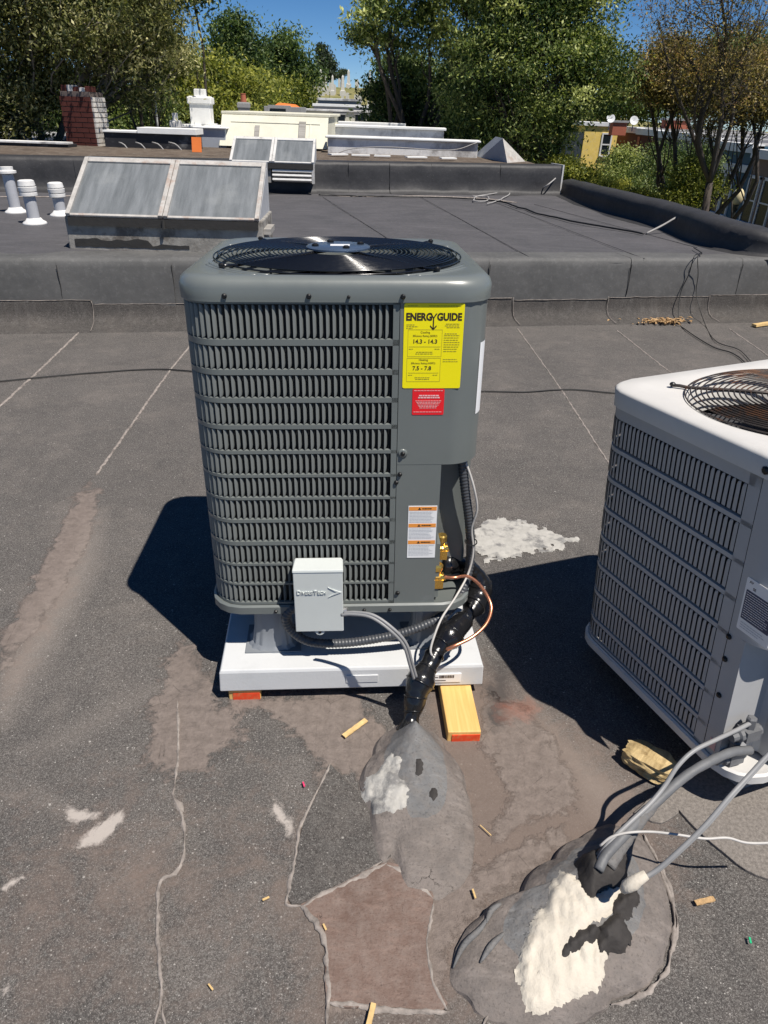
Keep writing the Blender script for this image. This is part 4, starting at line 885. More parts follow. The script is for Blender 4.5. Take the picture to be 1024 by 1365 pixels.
for f in (.10, .22, .33, .43, .52, .58, .64, .70, .76, .82, .88, .94):
    i = int(f*len(P_)); a, b_ = np.array(P_[i-1]), np.array(P_[i+1]); t = Vector(b_-a).normalized(); u = t.orthogonal().normalized(); w = t.cross(u); sh = random.uniform(-.5, .5)
    pth = [Vector(P_[i])+(u*math.cos(q)+w*math.sin(q))*(rad_[i]+.0005)+t*(.014*sh*math.cos(q+f*9)) for q in np.linspace(0, 2*math.pi, 20, endpoint=False)]
    ks.append(MB().tube(pth, .0024, 6, closed=True).build('tape_edge', M['tape'], None, smooth=True))
adopt(ls, ks)
tie = MB(); pt = gy(628, 722, 1.655); tie.tube([pt+np.array([.016*math.cos(a), .016*math.sin(a), .003*math.sin(a)]) for a in np.linspace(0, 6.28, 16, endpoint=False)], .0018, 5, closed=True); tag(tie.build('cable_tie', M['blackcord'], None), 'black cable tie holding the conduit and thin wire together', 'cable tie')
# pipes of the old unit
P_ = wpath([(1004, 962, 1.20), (985, 972, 1.17), (955, 986, 1.13), (925, 1001, 1.10), (903, 1022, 1.075), (886, 1048, 1.05), (866, 1072, 1.02), (838, 1098, .985), (812, 1124, .955), (795, 1150, .93)])
thing_tube('liquid_pipe', 'thin grey pipe arching from the old unit to the white smeared mound', 'pipe', P_, .0050, M['cable'], 10)
P_ = wpath([(1000, 1000, 1.19), (975, 1003, 1.16), (945, 1016, 1.12), (915, 1034, 1.09), (885, 1060, 1.05), (856, 1088, 1.01), (830, 1116, .965), (808, 1140, .935), (798, 1160, .91)])
thing_tube('suction_pipe', 'thick grey insulated pipe running from the old unit into the white smeared mound', 'pipe', P_, [.0105+.0015*fbm(i*.2, 1, 3) for i in range(len(P_))], M['pipegrey'], 14)
P_ = wpath([(870, 1075, 1.03), (850, 1095, 1.0), (825, 1125, .965), (806, 1150, .935)]); thing_tube('pipe_wrap', 'peeling grey felt wrap round the pipes above the white smeared mound', 'pipe wrap', P_, [.012+.013*i/len(P_)+.003*fbm(i*.6, 3, 3) for i in range(len(P_))], M['mound'], 12, flat=.7)
P_ = wpath([(1060, 975, 1.02), (1030, 1000, 1.0), (1000, 1032, .97), (970, 1065, .935), (940, 1100, .905), (905, 1134, .88), (875, 1160, .865), (848, 1176, .855), (832, 1186, .85)])
twin('twin_cable', 'light grey twin cable sloping down beside the old unit to a white blob', P_, (.007, .004, -.004), .0045, M['cable'])
bb = MB(); pb_ = gy(845, 1177, .852); bb.tube([gy(862, 1166, .86), gy(850, 1173, .855), pb_, gy(836, 1182, .85), gy(830, 1188, .848)], [.009, .012, .014, .013, .007], 10); tag(bb.build('mastic_blob', M['mastic'], None, smooth=True), 'white mastic blob gripping the light grey twin cable end', 'mastic')
P_ = wpath([(800, 1128, .955), (815, 1116, .962), (838, 1110, .965), (870, 1109, .965), (905, 1113, .955), (940, 1118, .95), (970, 1117, .955), (1000, 1124, .95), (1060, 1122, .95)])
thing_tube('thin_wire', 'thin white wire crossing under the light grey twin cable', 'wire', P_, .0028, M['twine'], 7)
# supports of the old unit
for lx, ly_, dz in ((-.22, .12, 0), (.2, .14, 0), (-.22, .54, 0), (.2, .54, 0)):
    w = U2M @ Vector((lx, ly_, 0)); hgt = w.z-.004
    tag(MB().box((w.x, w.y, hgt/2), (.14, .09, hgt), R(-65)).build('support_block', M['oldwood'], None, bevel=.004), 'dark timber support block under the old grey unit', 'support block', 'supports under the old unit')
# cords lying on the roofs
def ground_cord(name, label, px, r, mat, z=0.0, wob=.01, cat='cord', group=None):
    pts = [np.r_[gz(x, y, z+r)[:2], z+r+.004] for x, y in px]; pth = resample(catmull(pts, 8), .03)
    pth = [p+np.array([wob*fbm(p[0]*3, p[1]*3, 1), wob*fbm(p[0]*3, p[1]*3, 7), 0]) for p in pth]; return thing_tube(name, label, cat, pth, r, mat, 6, group)
ground_cord('extension_cord', 'long black cord lying across the lower roof behind the heat pump', [(-120, 520), (0, 509), (60, 503), (120, 498), (200, 493), (260, 496), (420, 512), (560, 520), (640, 522), (700, 523), (760, 520), (830, 525), (960, 528), (1100, 532)], .0042, M['blackcord'])
wp = lambda px, py, n_: np.r_[(lambda q: wallpt(float((q[:2]-WA)@WD), n_))(gy(px, py, 6.0)), gy(px, py, 6.0)[2]]
pth = [gz(925, 330, ZU+.03), gz(936, 338, ZU+.03), wp(938, 345, fn-.03), wp(930, 370, fn-.03), wp(917, 395, fn-.04), gz(905, 428, .012), gz(915, 440, .01), gz(950, 462, .01), gz(975, 470, .01), gz(992, 482, .01), gz(1000, 500, .01)]
thing_tube('wall_cord', 'slack black cord dropping over the step wall towards the old unit', 'cord', resample(catmull(pth, 8), .03), .004, M['blackcord'], 6)
pth = [gz(936, 336, ZU+.03), wp(943, 346, fn-.03), wp(944, 372, fn-.03), wp(941, 398, fn-.04), gz(940, 432, .012), gz(955, 455, .012), gz(985, 466, .012), gz(1003, 484, .012)]
thing_tube('wall_cord', 'second slack black cord hanging straight down the step wall', 'cord', resample(catmull(pth, 8), .03), .003, M['blackcord'], 6)
ground_cord('extension_cord', 'dark cord trailing along the upper roof beside the street kerb', [(425, 260), (520, 262), (600, 264), (660, 268), (690, 276), (725, 287), (790, 300), (862, 312)], .009, M['blackcord'], ZU+.012, .06)
ground_cord('coiled_rope', 'loose loops of pale rope on the upper roof by the far parapet', [(630, 262), (650, 262), (648, 268), (632, 268), (636, 262), (660, 258), (680, 256), (672, 264), (650, 272)], .008, M['ropegrey'], ZU+.012, .03, 'rope')
pth = [gz(862, 311, ZU+.02), gy(884, 300, 7.6), gy(905, 288, 7.65), gy(918, 284, 7.75), gy(935, 284, 7.8), gy(950, 290, 7.6)]
thing_tube('kerb_rope', 'pale rope climbing from the upper roof over the black street kerb', 'rope', resample(catmull(pth, 8), .03), .010, M['ropegrey'], 6)
pth = [gz(718, 254, ZU+.03), gy(728, 248, 11.2), gy(738, 240, 11.3), gy(742, 236, 11.4)]
thing_tube('kerb_rope', 'short white rope tied at the corner of the far parapet', 'rope', resample(catmull(pth, 8), .03), .010, M['ropegrey'], 6)
# litter
def chip(name, label, a, b_, w, t, mat, cat, z=.008):
    w *= .75; t *= .6; A, B = gz(*a, z), gz(*b_, z); m = (A+B)/2; d = B-A; L = float(np.linalg.norm(d[:2])); rz = math.atan2(d[1], d[0]); n = 7
    mb = MB(); rings = []
    for i in range(n+1):
        x = -L/2+L*i/n; k = w/2*(1+.35*fbm(i*.9, a[0], 2)); zz = t*(1+.3*fbm(i*.7, a[1], 4)); rings.append([(x, -k, 0), (x, k, 0), (x, k*.85, zz), (x, -k*.85, zz)])
    mb.loft(rings, capl=True); return tag(mb.build(name, mat, None, loc=(m[0], m[1], z), rot=(0, 0, rz)), label, cat)
chip('wood_sliver', 'flat splinter of wood on the roof in front of the pad', (458, 982), (488, 960), .020, .006, M['chip'], 'wood sliver')
chip('wood_sliver', 'yellow splinter of wood beside the rust brown patch', (491, 1368), (498, 1338), .014, .005, M['chip'], 'wood sliver', .012)
chip('wood_sliver', 'small pale stick between the two cement mounds', (630, 1186), (634, 1198), .006, .005, M['chip'], 'wood sliver')
chip('wood_sliver', 'thin twig on the brown stain right of the cement cone', (640, 1100), (655, 1114), .003, .002, M['chip'], 'twig')
chip('dead_leaf', 'curled orange leaf on the dark roof right of the white smeared mound', (927, 1204), (952, 1198), .016, .004, M['deadleaf'], 'leaf')
chip('wood_sliver', 'tiny yellow chip left of the rust brown patch', (350, 1200), (359, 1196), .006, .003, M['chip'], 'wood chip')
chip('wood_sliver', 'tiny pale chip on the open roof below the left seam', (278, 1312), (284, 1320), .005, .003, M['chip'], 'wood chip')
chip('wood_sliver', 'tiny yellow chip on the corner of the rust brown patch', (431, 1232), (435, 1240), .006, .003, M['chip'], 'wood chip', .011)
chip('glass_bit', 'tiny green plastic bit on the roof right of the white smeared mound', (999, 1250), (1001, 1258), .006, .004, plain('green plastic', (.02, .45, .2), .3), 'plastic bit')
chip('plastic_bit', 'tiny pink plastic bit on the roof left of the cement cone', (404, 1043), (406, 1049), .006, .004, plain('pink plastic', (.7, .05, .15), .3), 'plastic bit')
# rotten block
rb = MB(); c = gz(862, 1025); n = 34; m_ = 40; rings = []
for i in range(n+1):
    x = -.062+.124*i/n; ring_ = []; ex = .008*fbm(i*.8, 3, 1, 2)
    for k in range(m_):
        a = 2*math.pi*k/m_; ca, sa = math.cos(a), math.sin(a); sq = 1/max(abs(ca), abs(sa)); rr = .030*sq*(1+.28*fbm(x*14, ca*3, sa*3+4, 3)+.22*fbm(x*25, ca*22, sa*22, 2))*(1-.35*abs(x/.062)**4); ring_.append((x+.012*fbm(ca*6, sa*6, 2+x, 2), rr*ca*1.25, max(.002, .026+rr*.8*sa)))
    rings.append(ring_)
rb.loft(rings, capl=True); tag(rb.build('rotten_wood_block', M['rotwood'], None, loc=(c[0], c[1], .003), rot=(0, 0, R(-38))), 'crumbling chunk of rotten wood beside the old unit', 'wood block')
# drift of dead leaves by the step wall
lf = MB()
for _ in range(150):
    sp = rng.normal(0, 1, 2); q = gz(888+sp[0]*16+(0 if random.random() < .8 else -40*random.random()), 429+sp[1]*2.2, .01); a = random.uniform(0, 6.3); L = random.uniform(.012, .035); tl = random.uniform(-.5, .5)
    c_, s_ = math.cos(a), math.sin(a); z = .012+abs(rng.normal(0, .012)); lf.add([(q[0]-c_*L, q[1]-s_*L, z), (q[0]-s_*L*.45, q[1]+c_*L*.45, z+L*.3), (q[0]+c_*L, q[1]+s_*L, z+L*tl*.5), (q[0]+s_*L*.45, q[1]-c_*L*.45, z+L*.3)], [(0, 1, 2, 3)])
tag(lf.build('leaf_litter', M['deadleaf'], None), 'little drift of dry brown leaves at the foot of the step wall', 'leaves', kind='stuff')
chip('wood_sliver', 'pale stick at the foot of the step wall behind the old unit', (1005, 435), (1040, 430), .06, .03, M['chip'], 'stick', .01)
# ------------------------------------------------------------------ skylights and vent pipes on the upper roof
def skylight(label, x0, x1, Yf, z0, zc, zt, dy, rz, louvre=False, mf='skyframe'):
    w = x1-x0; e = tag(empty('skylight', (x0, Yf, z0), (0, 0, rz)), label, 'skylight'); hc = zc-z0; ht = zt-z0
    if louvre:
        b = MB(); b.b2(.02, w*.48, .03, dy, 0, hc); b.b2(w*.5, w-.02, .16, dy, 0, hc); b.build('curb', M['tarwood'], e)
        for k in range(4): b = MB(); z = hc-.03-k*(hc-.03)/4; b.box((w*.75, .03, z-.012), (w*.5, .05, .022), M=Matrix.Rotation(R(-20), 3, 'X')); b.build('louvre_blade', M['capwhite'], e)
        b = MB(); b.b2(w-.03, w, .0, .1, 0, hc); b.build('louvre_post', M['skyframe_w'], e)
    else:
        b = MB(); b.b2(-.02, w+.02, .02, dy+.05, -.02, hc); b.build('curb', M['tarwood'], e, bevel=.01)
        tt = MB(); xs_ = np.linspace(.03, w*.62, 26); tt.loft([[(x, .0165, hc*(.10+.05*fbm(x*9, 1, 1))) for x in xs_], [(x, .0165, hc*(.34+.16*fbm(x*9, 5, 1))*(1 if x < w*.42 else .6)) for x in xs_]], closed=False); tt.build('tar_streak', M['tar'], e)
        b = MB(); b.b2(w-.02, w+.075, .06, .34, hc-.10, hc-.06); b.build('curb_board', M['oldwood'], e)
        b = MB(); b.tube([(w+.045, .03, 0.02), (w+.05, .05, .07), (w+.045, .1, .10)], [.045, .05, .03], 10); b.build('felt_roll', M['skyframe_w'], e, smooth=True)
    ang = math.atan2(ht-hc, dy); L = math.hypot(ht-hc, dy); Mx = Matrix.Rotation(ang, 3, 'X'); fw = .035
    def slope_box(xa, xb, ya, yb, za, zb):
        c = Mx @ Vector(((xa+xb)/2, (ya+yb)/2, (za+zb)/2)); m = MB(); m.box((c.x, c.y, c.z+hc), (xb-xa, yb-ya, zb-za), M=Mx); return m
    for k in range(2):
        xa, xb = w*k/2, w*(k+1)/2; fr_ = slope_box(xa+fw, xb-fw, .02, L-.05, .004, .012).build('pane', M['glaze'], e)
        mm = M[mf] if (k or not louvre) else M['skyframe_w']
        for a in ((xa+.002, xa+fw, 0, L, 0, .028), (xb-fw, xb-.002, 0, L, 0, .028), (xa+fw, xb-fw, L-.055, L, 0, .026), (xa+fw, xb-fw, -.004, .02, 0, .018)): slope_box(*a).build('frame_bar', mm, e, bevel=.004)
    b = MB(); b.b2(0, w, dy+.002, dy+.05, hc, ht+.02); b.build('back_board', M['cheek'], e)
    for x in (.003, w-.015):
        b = MB(); b.add([(x, .02, hc), (x, dy, hc), (x, dy, ht-.02), (x+.012, .02, hc), (x+.012, dy, hc), (x+.012, dy, ht-.02)], [(0, 1, 2), (5, 4, 3), (0, 2, 5, 3), (0, 3, 4, 1), (1, 4, 5, 2)]); b.build('cheek', M['cheek'], e)
    b = MB(); b.b2(.012, w-.012, -.006, .018, hc-.062, hc-.003); b.build('painted_gap_shadow', M['tar'], e)  # black strip stands in for the shaded gap below the panes
    if not louvre: b = MB(); b.tube([(w/2, -.01, hc-.01), (w/2, -.014, hc-.07)], .012, 6); b.build('latch', M['tar'], e)
    return e
skylight('large rust framed skylight of two wired glass panes on a tarred curb', -2.455, -1.015, 5.66, ZU, .70, 1.045, .62, R(2.5))
skylight('smaller pale skylight with white louvre blades under its right pane', -2.13, -1.05, 10.05, .60, .83, 1.085, .5, R(2.5), True, 'skyframe_w')
for (x, y), top, label, kind in (((22, 284), 223, 'tall grey vent pipe with a loose cap at the left end of the upper roof', 0), ((47, 299), 240, 'grey vent pipe with white ribbed cap standing nearest the step wall', 1), ((82, 288), 243, 'grey vent pipe with white ribbed cap close behind the large skylight', 1)):
    b0 = gz(x, y, ZU); hgt = gy(x-10, top, b0[1])[2]-ZU; e = tag(empty('vent_pipe', tuple(b0), (0, R(-1.5), 0)), label, 'vent pipe')
    MB().lathe([(.052, .01), (.052, hgt-.06)], 20).build('pipe', M['pipewhite'], e, smooth=True, auto=40)
    MB().lathe([(.11, 0), (.10, .02), (.075, .035), (.06, .055)], 20).build('collar', M['capwhite'], e, smooth=True)
    if kind: MB().lathe([(.062, hgt-.13), (.075, hgt-.125), (.075, hgt-.10), (.062, hgt-.095), (.075, hgt-.088), (.078, hgt-.055), (.064, hgt-.05), (.074, hgt-.043), (.068, hgt-.005), (.05, hgt+.003)], 20).build('cap', M['capwhite'], e, smooth=True, auto=40)
    else: MB().lathe([(.07, hgt-.055), (.085, hgt-.05), (.085, hgt-.03), (.06, hgt-.025), (.062, hgt+.005)], 20).build('cap', M['capwhite'], e, smooth=True, auto=40)
# ================================================================== BEYOND THE ROOF
GZ = -6.6                                      # street level below the lower roof
def pbox(x0, y0, x1, y1, Y):
    a, b, c, d = gy(x0, (y0+y1)/2, Y), gy(x1, (y0+y1)/2, Y), gy((x0+x1)/2, y0, Y), gy((x0+x1)/2, y1, Y)
    return a[0], b[0], d[2], c[2]              # X0, X1, Zbottom, Ztop
def block(name, label, cat, rect, Y, dep, mat, zb=None, cap=None, capm=None, rz=0.0, bevel=.01):
    X0, X1, Z0, Z1 = pbox(*rect, Y); Z0 = Z0 if zb is None else zb
    e = tag(empty(name, ((X0+X1)/2, Y, Z0), (0, 0, rz)), label, cat); w = X1-X0
    b = MB(); b.b2(-w/2, w/2, 0, dep, 0, Z1-Z0-(cap or 0)); b.build('wall', mat, e, bevel=bevel)
    if cap: b = MB(); b.b2(-w/2-.04, w/2+.04, -.05, dep+.04, Z1-Z0-cap+.002, Z1-Z0); b.build('coping', capm or M['bwhite2'], e, bevel=bevel)
    return e, w, Z1-Z0
def slab(e, name, mat, x0, x1, y0, y1, z0, z1): b = MB(); b.b2(x0, x1, y0, y1, z0, z1); return b.build(name, mat, e, bevel=.004)
# ground, hill
n = 40; xs_ = np.linspace(-420, 420, 41); ys_ = np.r_[np.linspace(-30, 60, 10), np.linspace(70, 220, 24), np.linspace(260, 1500, 10)]
def terr(x, y):
    t = min(max((y-66)/85, 0), 1); t = t*t*(3-2*t); lat = math.exp(-((x+14)/75)**2); hh = t*(11.6*lat+3.5*(1-lat))
    if y > 165: hh -= (y-165)*.015
    return GZ+max(hh, 0)+(.5*fbm(x*.05, y*.05, 3) if y > 60 else 0)
mb = MB(); mb.loft([[(x, y, terr(x, y)) for x in xs_] for y in ys_], closed=False); tag(mb.build('ground', M['hill'], None, smooth=True), kind='structure')
mb = MB(); mb.b2(8.5, 15.2, -30, 75, GZ-.2, GZ+.006); tag(mb.build('street', M['asphalt'], None), kind='structure')
mb = MB(); mb.b2(15.2, 17.6, -30, 75, GZ-.2, GZ+.13); tag(mb.build('pavement', M['bgrey'], None), kind='structure')
mb = MB(); mb.b2(3.6, 8.4, -30, 75, GZ-.2, GZ+.03); tag(mb.build('lawn', M['grass'], None), kind='structure')
# the terrace this roof belongs to
mb = MB(); mb.prism([(-9, -3), (3.2, -3), (3.25, 6.3), (2.7, 10), (2.3, 12.3), (-9, 9.6)], GZ-.5, -.06); tag(mb.build('terrace_house', M['wallred'], None), 'red brick terrace house body below the felt roofs', 'house')
# roof beyond the far parapet
pts = [farpt(-5, .38), farpt(FLEN, .38), farpt(FLEN, .38)+np.array([-.25, 3.4]), farpt(-5, .38)+np.array([-.3, 5.2])]
mb = MB(); mb.prism([tuple(p) for p in pts], GZ-.5, .80); tag(mb.build('neighbour_roof', M['bdirt'], None), kind='structure')
ZN = .80
bigs = [farpt(-5, .4)+np.array([-.3, 5.2]), farpt(FLEN, .4)+np.array([-.25, 3.4]), np.array([.9, 40]), np.array([-14, 40])]
mb = MB(); mb.prism([tuple(p) for p in bigs], GZ-.5, .70); tag(mb.build('terrace_house', M['bgrey'], None), 'long run of terrace houses beyond the neighbouring roof', 'house')
# white painted party walls stepping away
block('party_wall', 'peeling white party wall behind the dirty strip of neighbouring roof', 'wall', (437, 184, 637, 213), 13.6, .35, M['bwhite'], ZN-.02, .035)
block('party_wall', 'dirty white party wall, second behind the far parapet', 'wall', (440, 168, 592, 186), 16.2, .4, M['bwhite'], .7, .05)
block('party_wall', 'low white coping wall, third behind the far parapet', 'wall', (446, 163, 541, 170), 18.6, .5, M['bwhite2'], .7)
e, w, hh = block('penthouse', 'long cream roof building with two dark square windows', 'roof building', (384, 146, 516, 166), 25, 4, M['bcream'], .7, .06, M['bwhite'])
for px in (446, 474):
    X0, X1, Z0, Z1 = pbox(px, 153, px+14, 161, 25); cx = e.location.x; f = MB(); f.b2(X0-cx, X1-cx, -.02, .01, Z0-.7, Z1-.7); wv = f.build('window', M['winglass'], e)
    slab(wv, 'frame', M['bgrey'], X0-cx-.05, X1-cx+.05, -.035, -.005, Z1-.70, Z1-.63)
block('roof_block', 'pale far roof stepping up behind the cream roof building', 'roof', (418, 139, 498, 150), 34, 3, M['bgrey'], .7, .10, M['bwhite2'])
block('roof_block', 'low grey far roof below the cemetery hill', 'roof', (424, 131, 478, 142), 44, 3, M['bgrey'], .2, .12, M['bwhite'])
# cream plywood hatch house with two boards
e, w, hh = block('roof_hut', 'cream painted box on the neighbouring roof with two grey boards', 'roof hut', (300, 150, 437, 193), 14.4, 2.6, M['bcream'], None, .05, M['bcream'])
ln = -.42                                   # cream front board, tilted back so that it catches more sun
def lean(nm, mat, xa, xb, za, zb, th):
    m = MB(); yy = lambda z: ln*(1-z/hh); m.add([(xa, yy(za)-th, za), (xb, yy(za)-th, za), (xb, yy(zb)-th, zb), (xa, yy(zb)-th, zb), (xa, yy(za), za), (xb, yy(za), za), (xb, yy(zb), zb), (xa, yy(zb), zb)], [(0, 1, 2, 3), (7, 6, 5, 4), (0, 4, 5, 1), (1, 5, 6, 2), (2, 6, 7, 3), (3, 7, 4, 0)]); return m.build(nm, mat, e)
lean('front_board', M['bcream'], -w/2-.02, w/2+.02, -.02, hh-.052, .03)
for x0, x1, y0, y1 in ((341, 347, 167, 190), (399, 408, 162, 192)):
    X0, X1, Z0, Z1 = pbox(x0, y0, x1, y1, 14.2); lean('board', M['oldwood'], X0-e.location.x, X1-e.location.x, max(0, Z0-e.location.z), Z1-e.location.z, .06)
lean('panel_batten', M['bcream'], -w/2+.15, w/2-.12, hh-.16, hh-.14, .045); lean('panel_batten', M['bcream'], w/2-.30, w/2-.28, .1, hh-.165, .045)
slab(e, 'plinth', M['tar'], -w/2+.05, w/2-.05, .08, 2.4, -.3, -.002)
block('roof_box', 'pale blue grey box beside the cream painted box', 'roof box', (262, 169, 301, 209), 14.0, 1.6, M['bbluegrey'], ZN-.01, .03, M['bwhite2'])
block('party_wall', 'short white wall carrying the white chimney', 'wall', (236, 166, 262, 200), 14.6, 1.6, M['bwhite'], ZN, .05)
e, w, hh = block('party_wall', 'black tarred wall with white coping behind the large skylight', 'wall', (140, 177, 262, 208), 13.0, .4, M['bdark'], ZN-.02)
slab(e, 'coping', M['bwhite2'], -w*.12, w/2+.02, -.05, .45, hh-.01, hh+.075); slab(e, 'coping', M['bwhite2'], -w/2, -w*.12-.01, -.03, .43, hh-.01, hh+.02)
for k in range(4):
    X0, X1, Z0, Z1 = pbox(160+k*22, 190, 176+k*24, 206, 12.95); pth = [(X0, 12.94, Z1), ((X0+X1)/2, 12.9, Z1-.03), (X1, 12.88, Z0)]
    thing_tube('dead_branch', 'thin dead branch leaning on the black tarred wall', 'branch', resample(catmull(pth, 6), .05), .011, M['ropegrey'], 5, 'dead branches on the neighbouring roof')
# chimneys
def bricks(e, face, w, hgt, mat, y=0.0, bl=.205, bh=.062, mj=.012, dep=.03):
    me = None; r_ = 0; z = .0
    while z+bh < hgt:
        x = -(bl/2 if r_ % 2 else 0.0)
        while x < w-.01:
            a, b_ = max(x, 0), min(x+bl, w)
            if b_-a > .03:
                if b_-a > bl-.001 and me is not None: o = obj('brick', me, e)
                else:
                    m = MB(); m.b2(-(b_-a)/2, (b_-a)/2, -dep, 0, 0, bh); o = m.build('brick', mat, e)
                    if b_-a > bl-.001: me = o.data
                j = random.uniform(-.004, .004)
                if face == 'f': o.location = ((a+b_)/2, y+j, z)
                else: o.location = (y-j, (a+b_)/2, z); o.rotation_euler = (0, 0, R(90))
            x += bl+mj
        z += bh+mj; r_ += 1
X0, X1, Z0, Z1 = pbox(86, 122, 128, 203, 13.2)
e = tag(empty('brick_chimney', (X0, 13.2, ZN-.1), (0, 0, R(-8))), 'broad red brick chimney with a whitewashed side under the tree', 'chimney'); w = X1-X0; hh = Z1-ZN+.1; dpt = .42
slab(e, 'core', M['mortar'], .005, w-.005, .0, dpt, 0, hh); bricks(e, 'f', w, hh, M['brick'], -.001); bricks(e, 's', dpt, hh, M['brick_w'], w+.001)
for k in range(5): slab(e, 'crown_brick', M['brick_w'] if k % 2 else M['brick'], w*k/5+.02, w*k/5+.11, .02, .2, hh, hh+.05+.04*random.random())
def chimney(label, rect, Y, mat, zb, pot=None):
    X0, X1, Z0, Z1 = pbox(*rect, Y); w = X1-X0; e = tag(empty('chimney', ((X0+X1)/2, Y, zb), (0, 0, R(3))), label, 'chimney'); hh = Z1-zb
    m = MB(); m.box((0, w*.4, hh/2), (w*.94, w*.8, hh)); m.build('stack', mat, e, bevel=.012); m = MB(); m.box((0, w*.4, hh-.07), (w*1.08, w*.94, .11)); m.build('crown', mat, e, bevel=.012)
    m = MB(); m.box((0, w*.4, hh+.05), (w*.5, w*.45, .13)) if pot is None else m.lathe([(w*.28, 0), (w*.22, .16), (w*.26, .19)], 12, (0, w*.4, hh-.005)); m.build('pot', mat if pot is None else pot, e, bevel=.01); return e
chimney('square white painted chimney with stepped crown', (252, 128, 281, 166), 14.9, M['bwhite2'], 1.12)
chimney('small grey chimney with an orange pot behind the cream painted box', (317, 136, 332, 156), 20, M['bgrey'], .7, M['roofred'])
chimney('stubby white chimney stump left of the square white chimney', (227, 160, 240, 178), 14.4, M['bwhite'], ZN)
X0, X1, Z0, Z1 = pbox(357, 140, 384, 152, 22); e = tag(empty('roof_unit', ((X0+X1)/2, 22, .7)), 'dark boxed roof unit behind the cream painted box', 'roof unit'); w = X1-X0
slab(e, 'casing', M['bgrey'], -w/2, w/2, 0, .6, 0, Z1-.7); slab(e, 'grille', M['winglass'], -w/2+.06, w/2-.06, -.015, .01, Z0-.7+.03, Z1-.78)
block('roof_block', 'low grey roof block carrying the orange tarp bundle', 'roof', (352, 142, 402, 152), 23.5, 1.2, M['bgrey'], .69)
X0, X1, Z0, Z1 = pbox(364, 137, 396, 142, 23.6); m = MB(); m.loft([[(X0, 23.6, Z0), (X1, 23.6, Z0), (X1, 24.3, Z0), (X0, 24.3, Z0)], [(X0+.15, 23.7, Z1), (X1-.1, 23.7, Z1-.03), (X1-.1, 24.1, Z1-.03), (X0+.15, 24.1, Z1)]], capl=True); tag(m.build('tarp_bundle', M['orangesheet'], None), 'orange tarp bundle on the far roof beyond the dark roof unit', 'tarp')
A = gy(263, 202, 12.4); tag(MB().box((A[0], 12.4, ZN+.105), (.15, .015, .21), M=Matrix.Rotation(R(-10), 3, 'X')).build('orange_board', M['orangesheet'], None), 'small bright orange board propped before the pale blue grey box', 'board')
# wedge shaped roof hood
q = [gy(640, 218, 13.7), gy(672, 184, 12.75), gy(697, 216, 13.0)]; m = MB(); d_ = np.array([-.05, .7, 0]); up0 = ZN
V = [(*q[0][:2], up0), (*q[1][:2]-np.array([.02, 0]), q[1][2]), (*(q[0]+d_)[:2], up0), (*(q[1]+d_)[:2], q[1][2]), (q[1][0]+.42, q[2][1], up0), (q[1][0]+.42, q[2][1]+.6, up0), (q[1][0]+.05, q[1][1]-.3, up0)]
e = tag(empty('roof_hood', (q[1][0], 12.75, up0)), 'wedge shaped grey roof hood with rust streaked slope at the end of the neighbouring roof', 'roof hood'); lc_ = np.array(e.location)
V = [tuple(np.array(v)-lc_) for v in V]; m.add(V, [(0, 6, 1), (0, 1, 3, 2)]); m.build('side', M['bbluegrey'], e); m = MB(); m.add(V, [(6, 4, 1), (1, 4, 5, 3)]); m.build('slope', M['skyframe'], e)  # blue grey on the side puts that face's shade into its colour
# clutter sheets on the neighbouring roof
for k, (a, b_) in enumerate((((500, 205), (520, 212)), ((470, 208), (492, 211)), ((540, 206), (570, 210)), ((440, 206), (462, 211)), ((585, 206), (610, 211)))):
    A, B = gy(*a, 12.9), gy(*b_, 12.3); m = MB(); mid = (A+B)/2
    m.box((mid[0], 12.6, ZN+.03), (abs(B[0]-A[0]), .12, .02), random.uniform(-.7, .7), M=None); tag(m.build('plank', M['bwhite2'], None), ('white plank lying askew below the peeling party wall', 'short white batten near the louvred skylight', 'grey white board at the foot of the peeling party wall', 'pale offcut beside the louvred skylight', 'pale board near the wedge shaped roof hood')[k], 'plank')
pth = [gy(443, 207, 13.2), gy(470, 198, 13.3), gy(520, 196, 13.35), (gy(600, 200, 13.4)), gy(636, 190, 13.5)]; thing_tube('slack_wire', 'slack grey wire sagging along the peeling party wall', 'wire', resample(catmull(pth, 8), .06), .008, M['ropegrey'], 5)
for px, Y, lab_ in ((36, 15, 'pale leaning pole in the tree left of the brick chimney'), (210, 17, 'thin pale mast rising beside the white chimney stump')):
    A, B = gy(px, 190, Y), gy(px-4, 118, Y); tag(MB().tube([(A[0], Y, A[2]-1), (B[0], Y, B[2])], .035 if px < 100 else .02, 8).build('roof_pole', M['whitepole'], None), lab_, 'pole')
e, w, hh = block('low_parapet', 'low dirty parapet with scattered debris left of the brick chimney', 'wall', (-60, 190, 92, 208), 12.4, .35, M['bdark'], ZN-.03); slab(e, 'coping', M['bwhite'], -w/2, w/2, -.03, .2, hh, hh+.03)
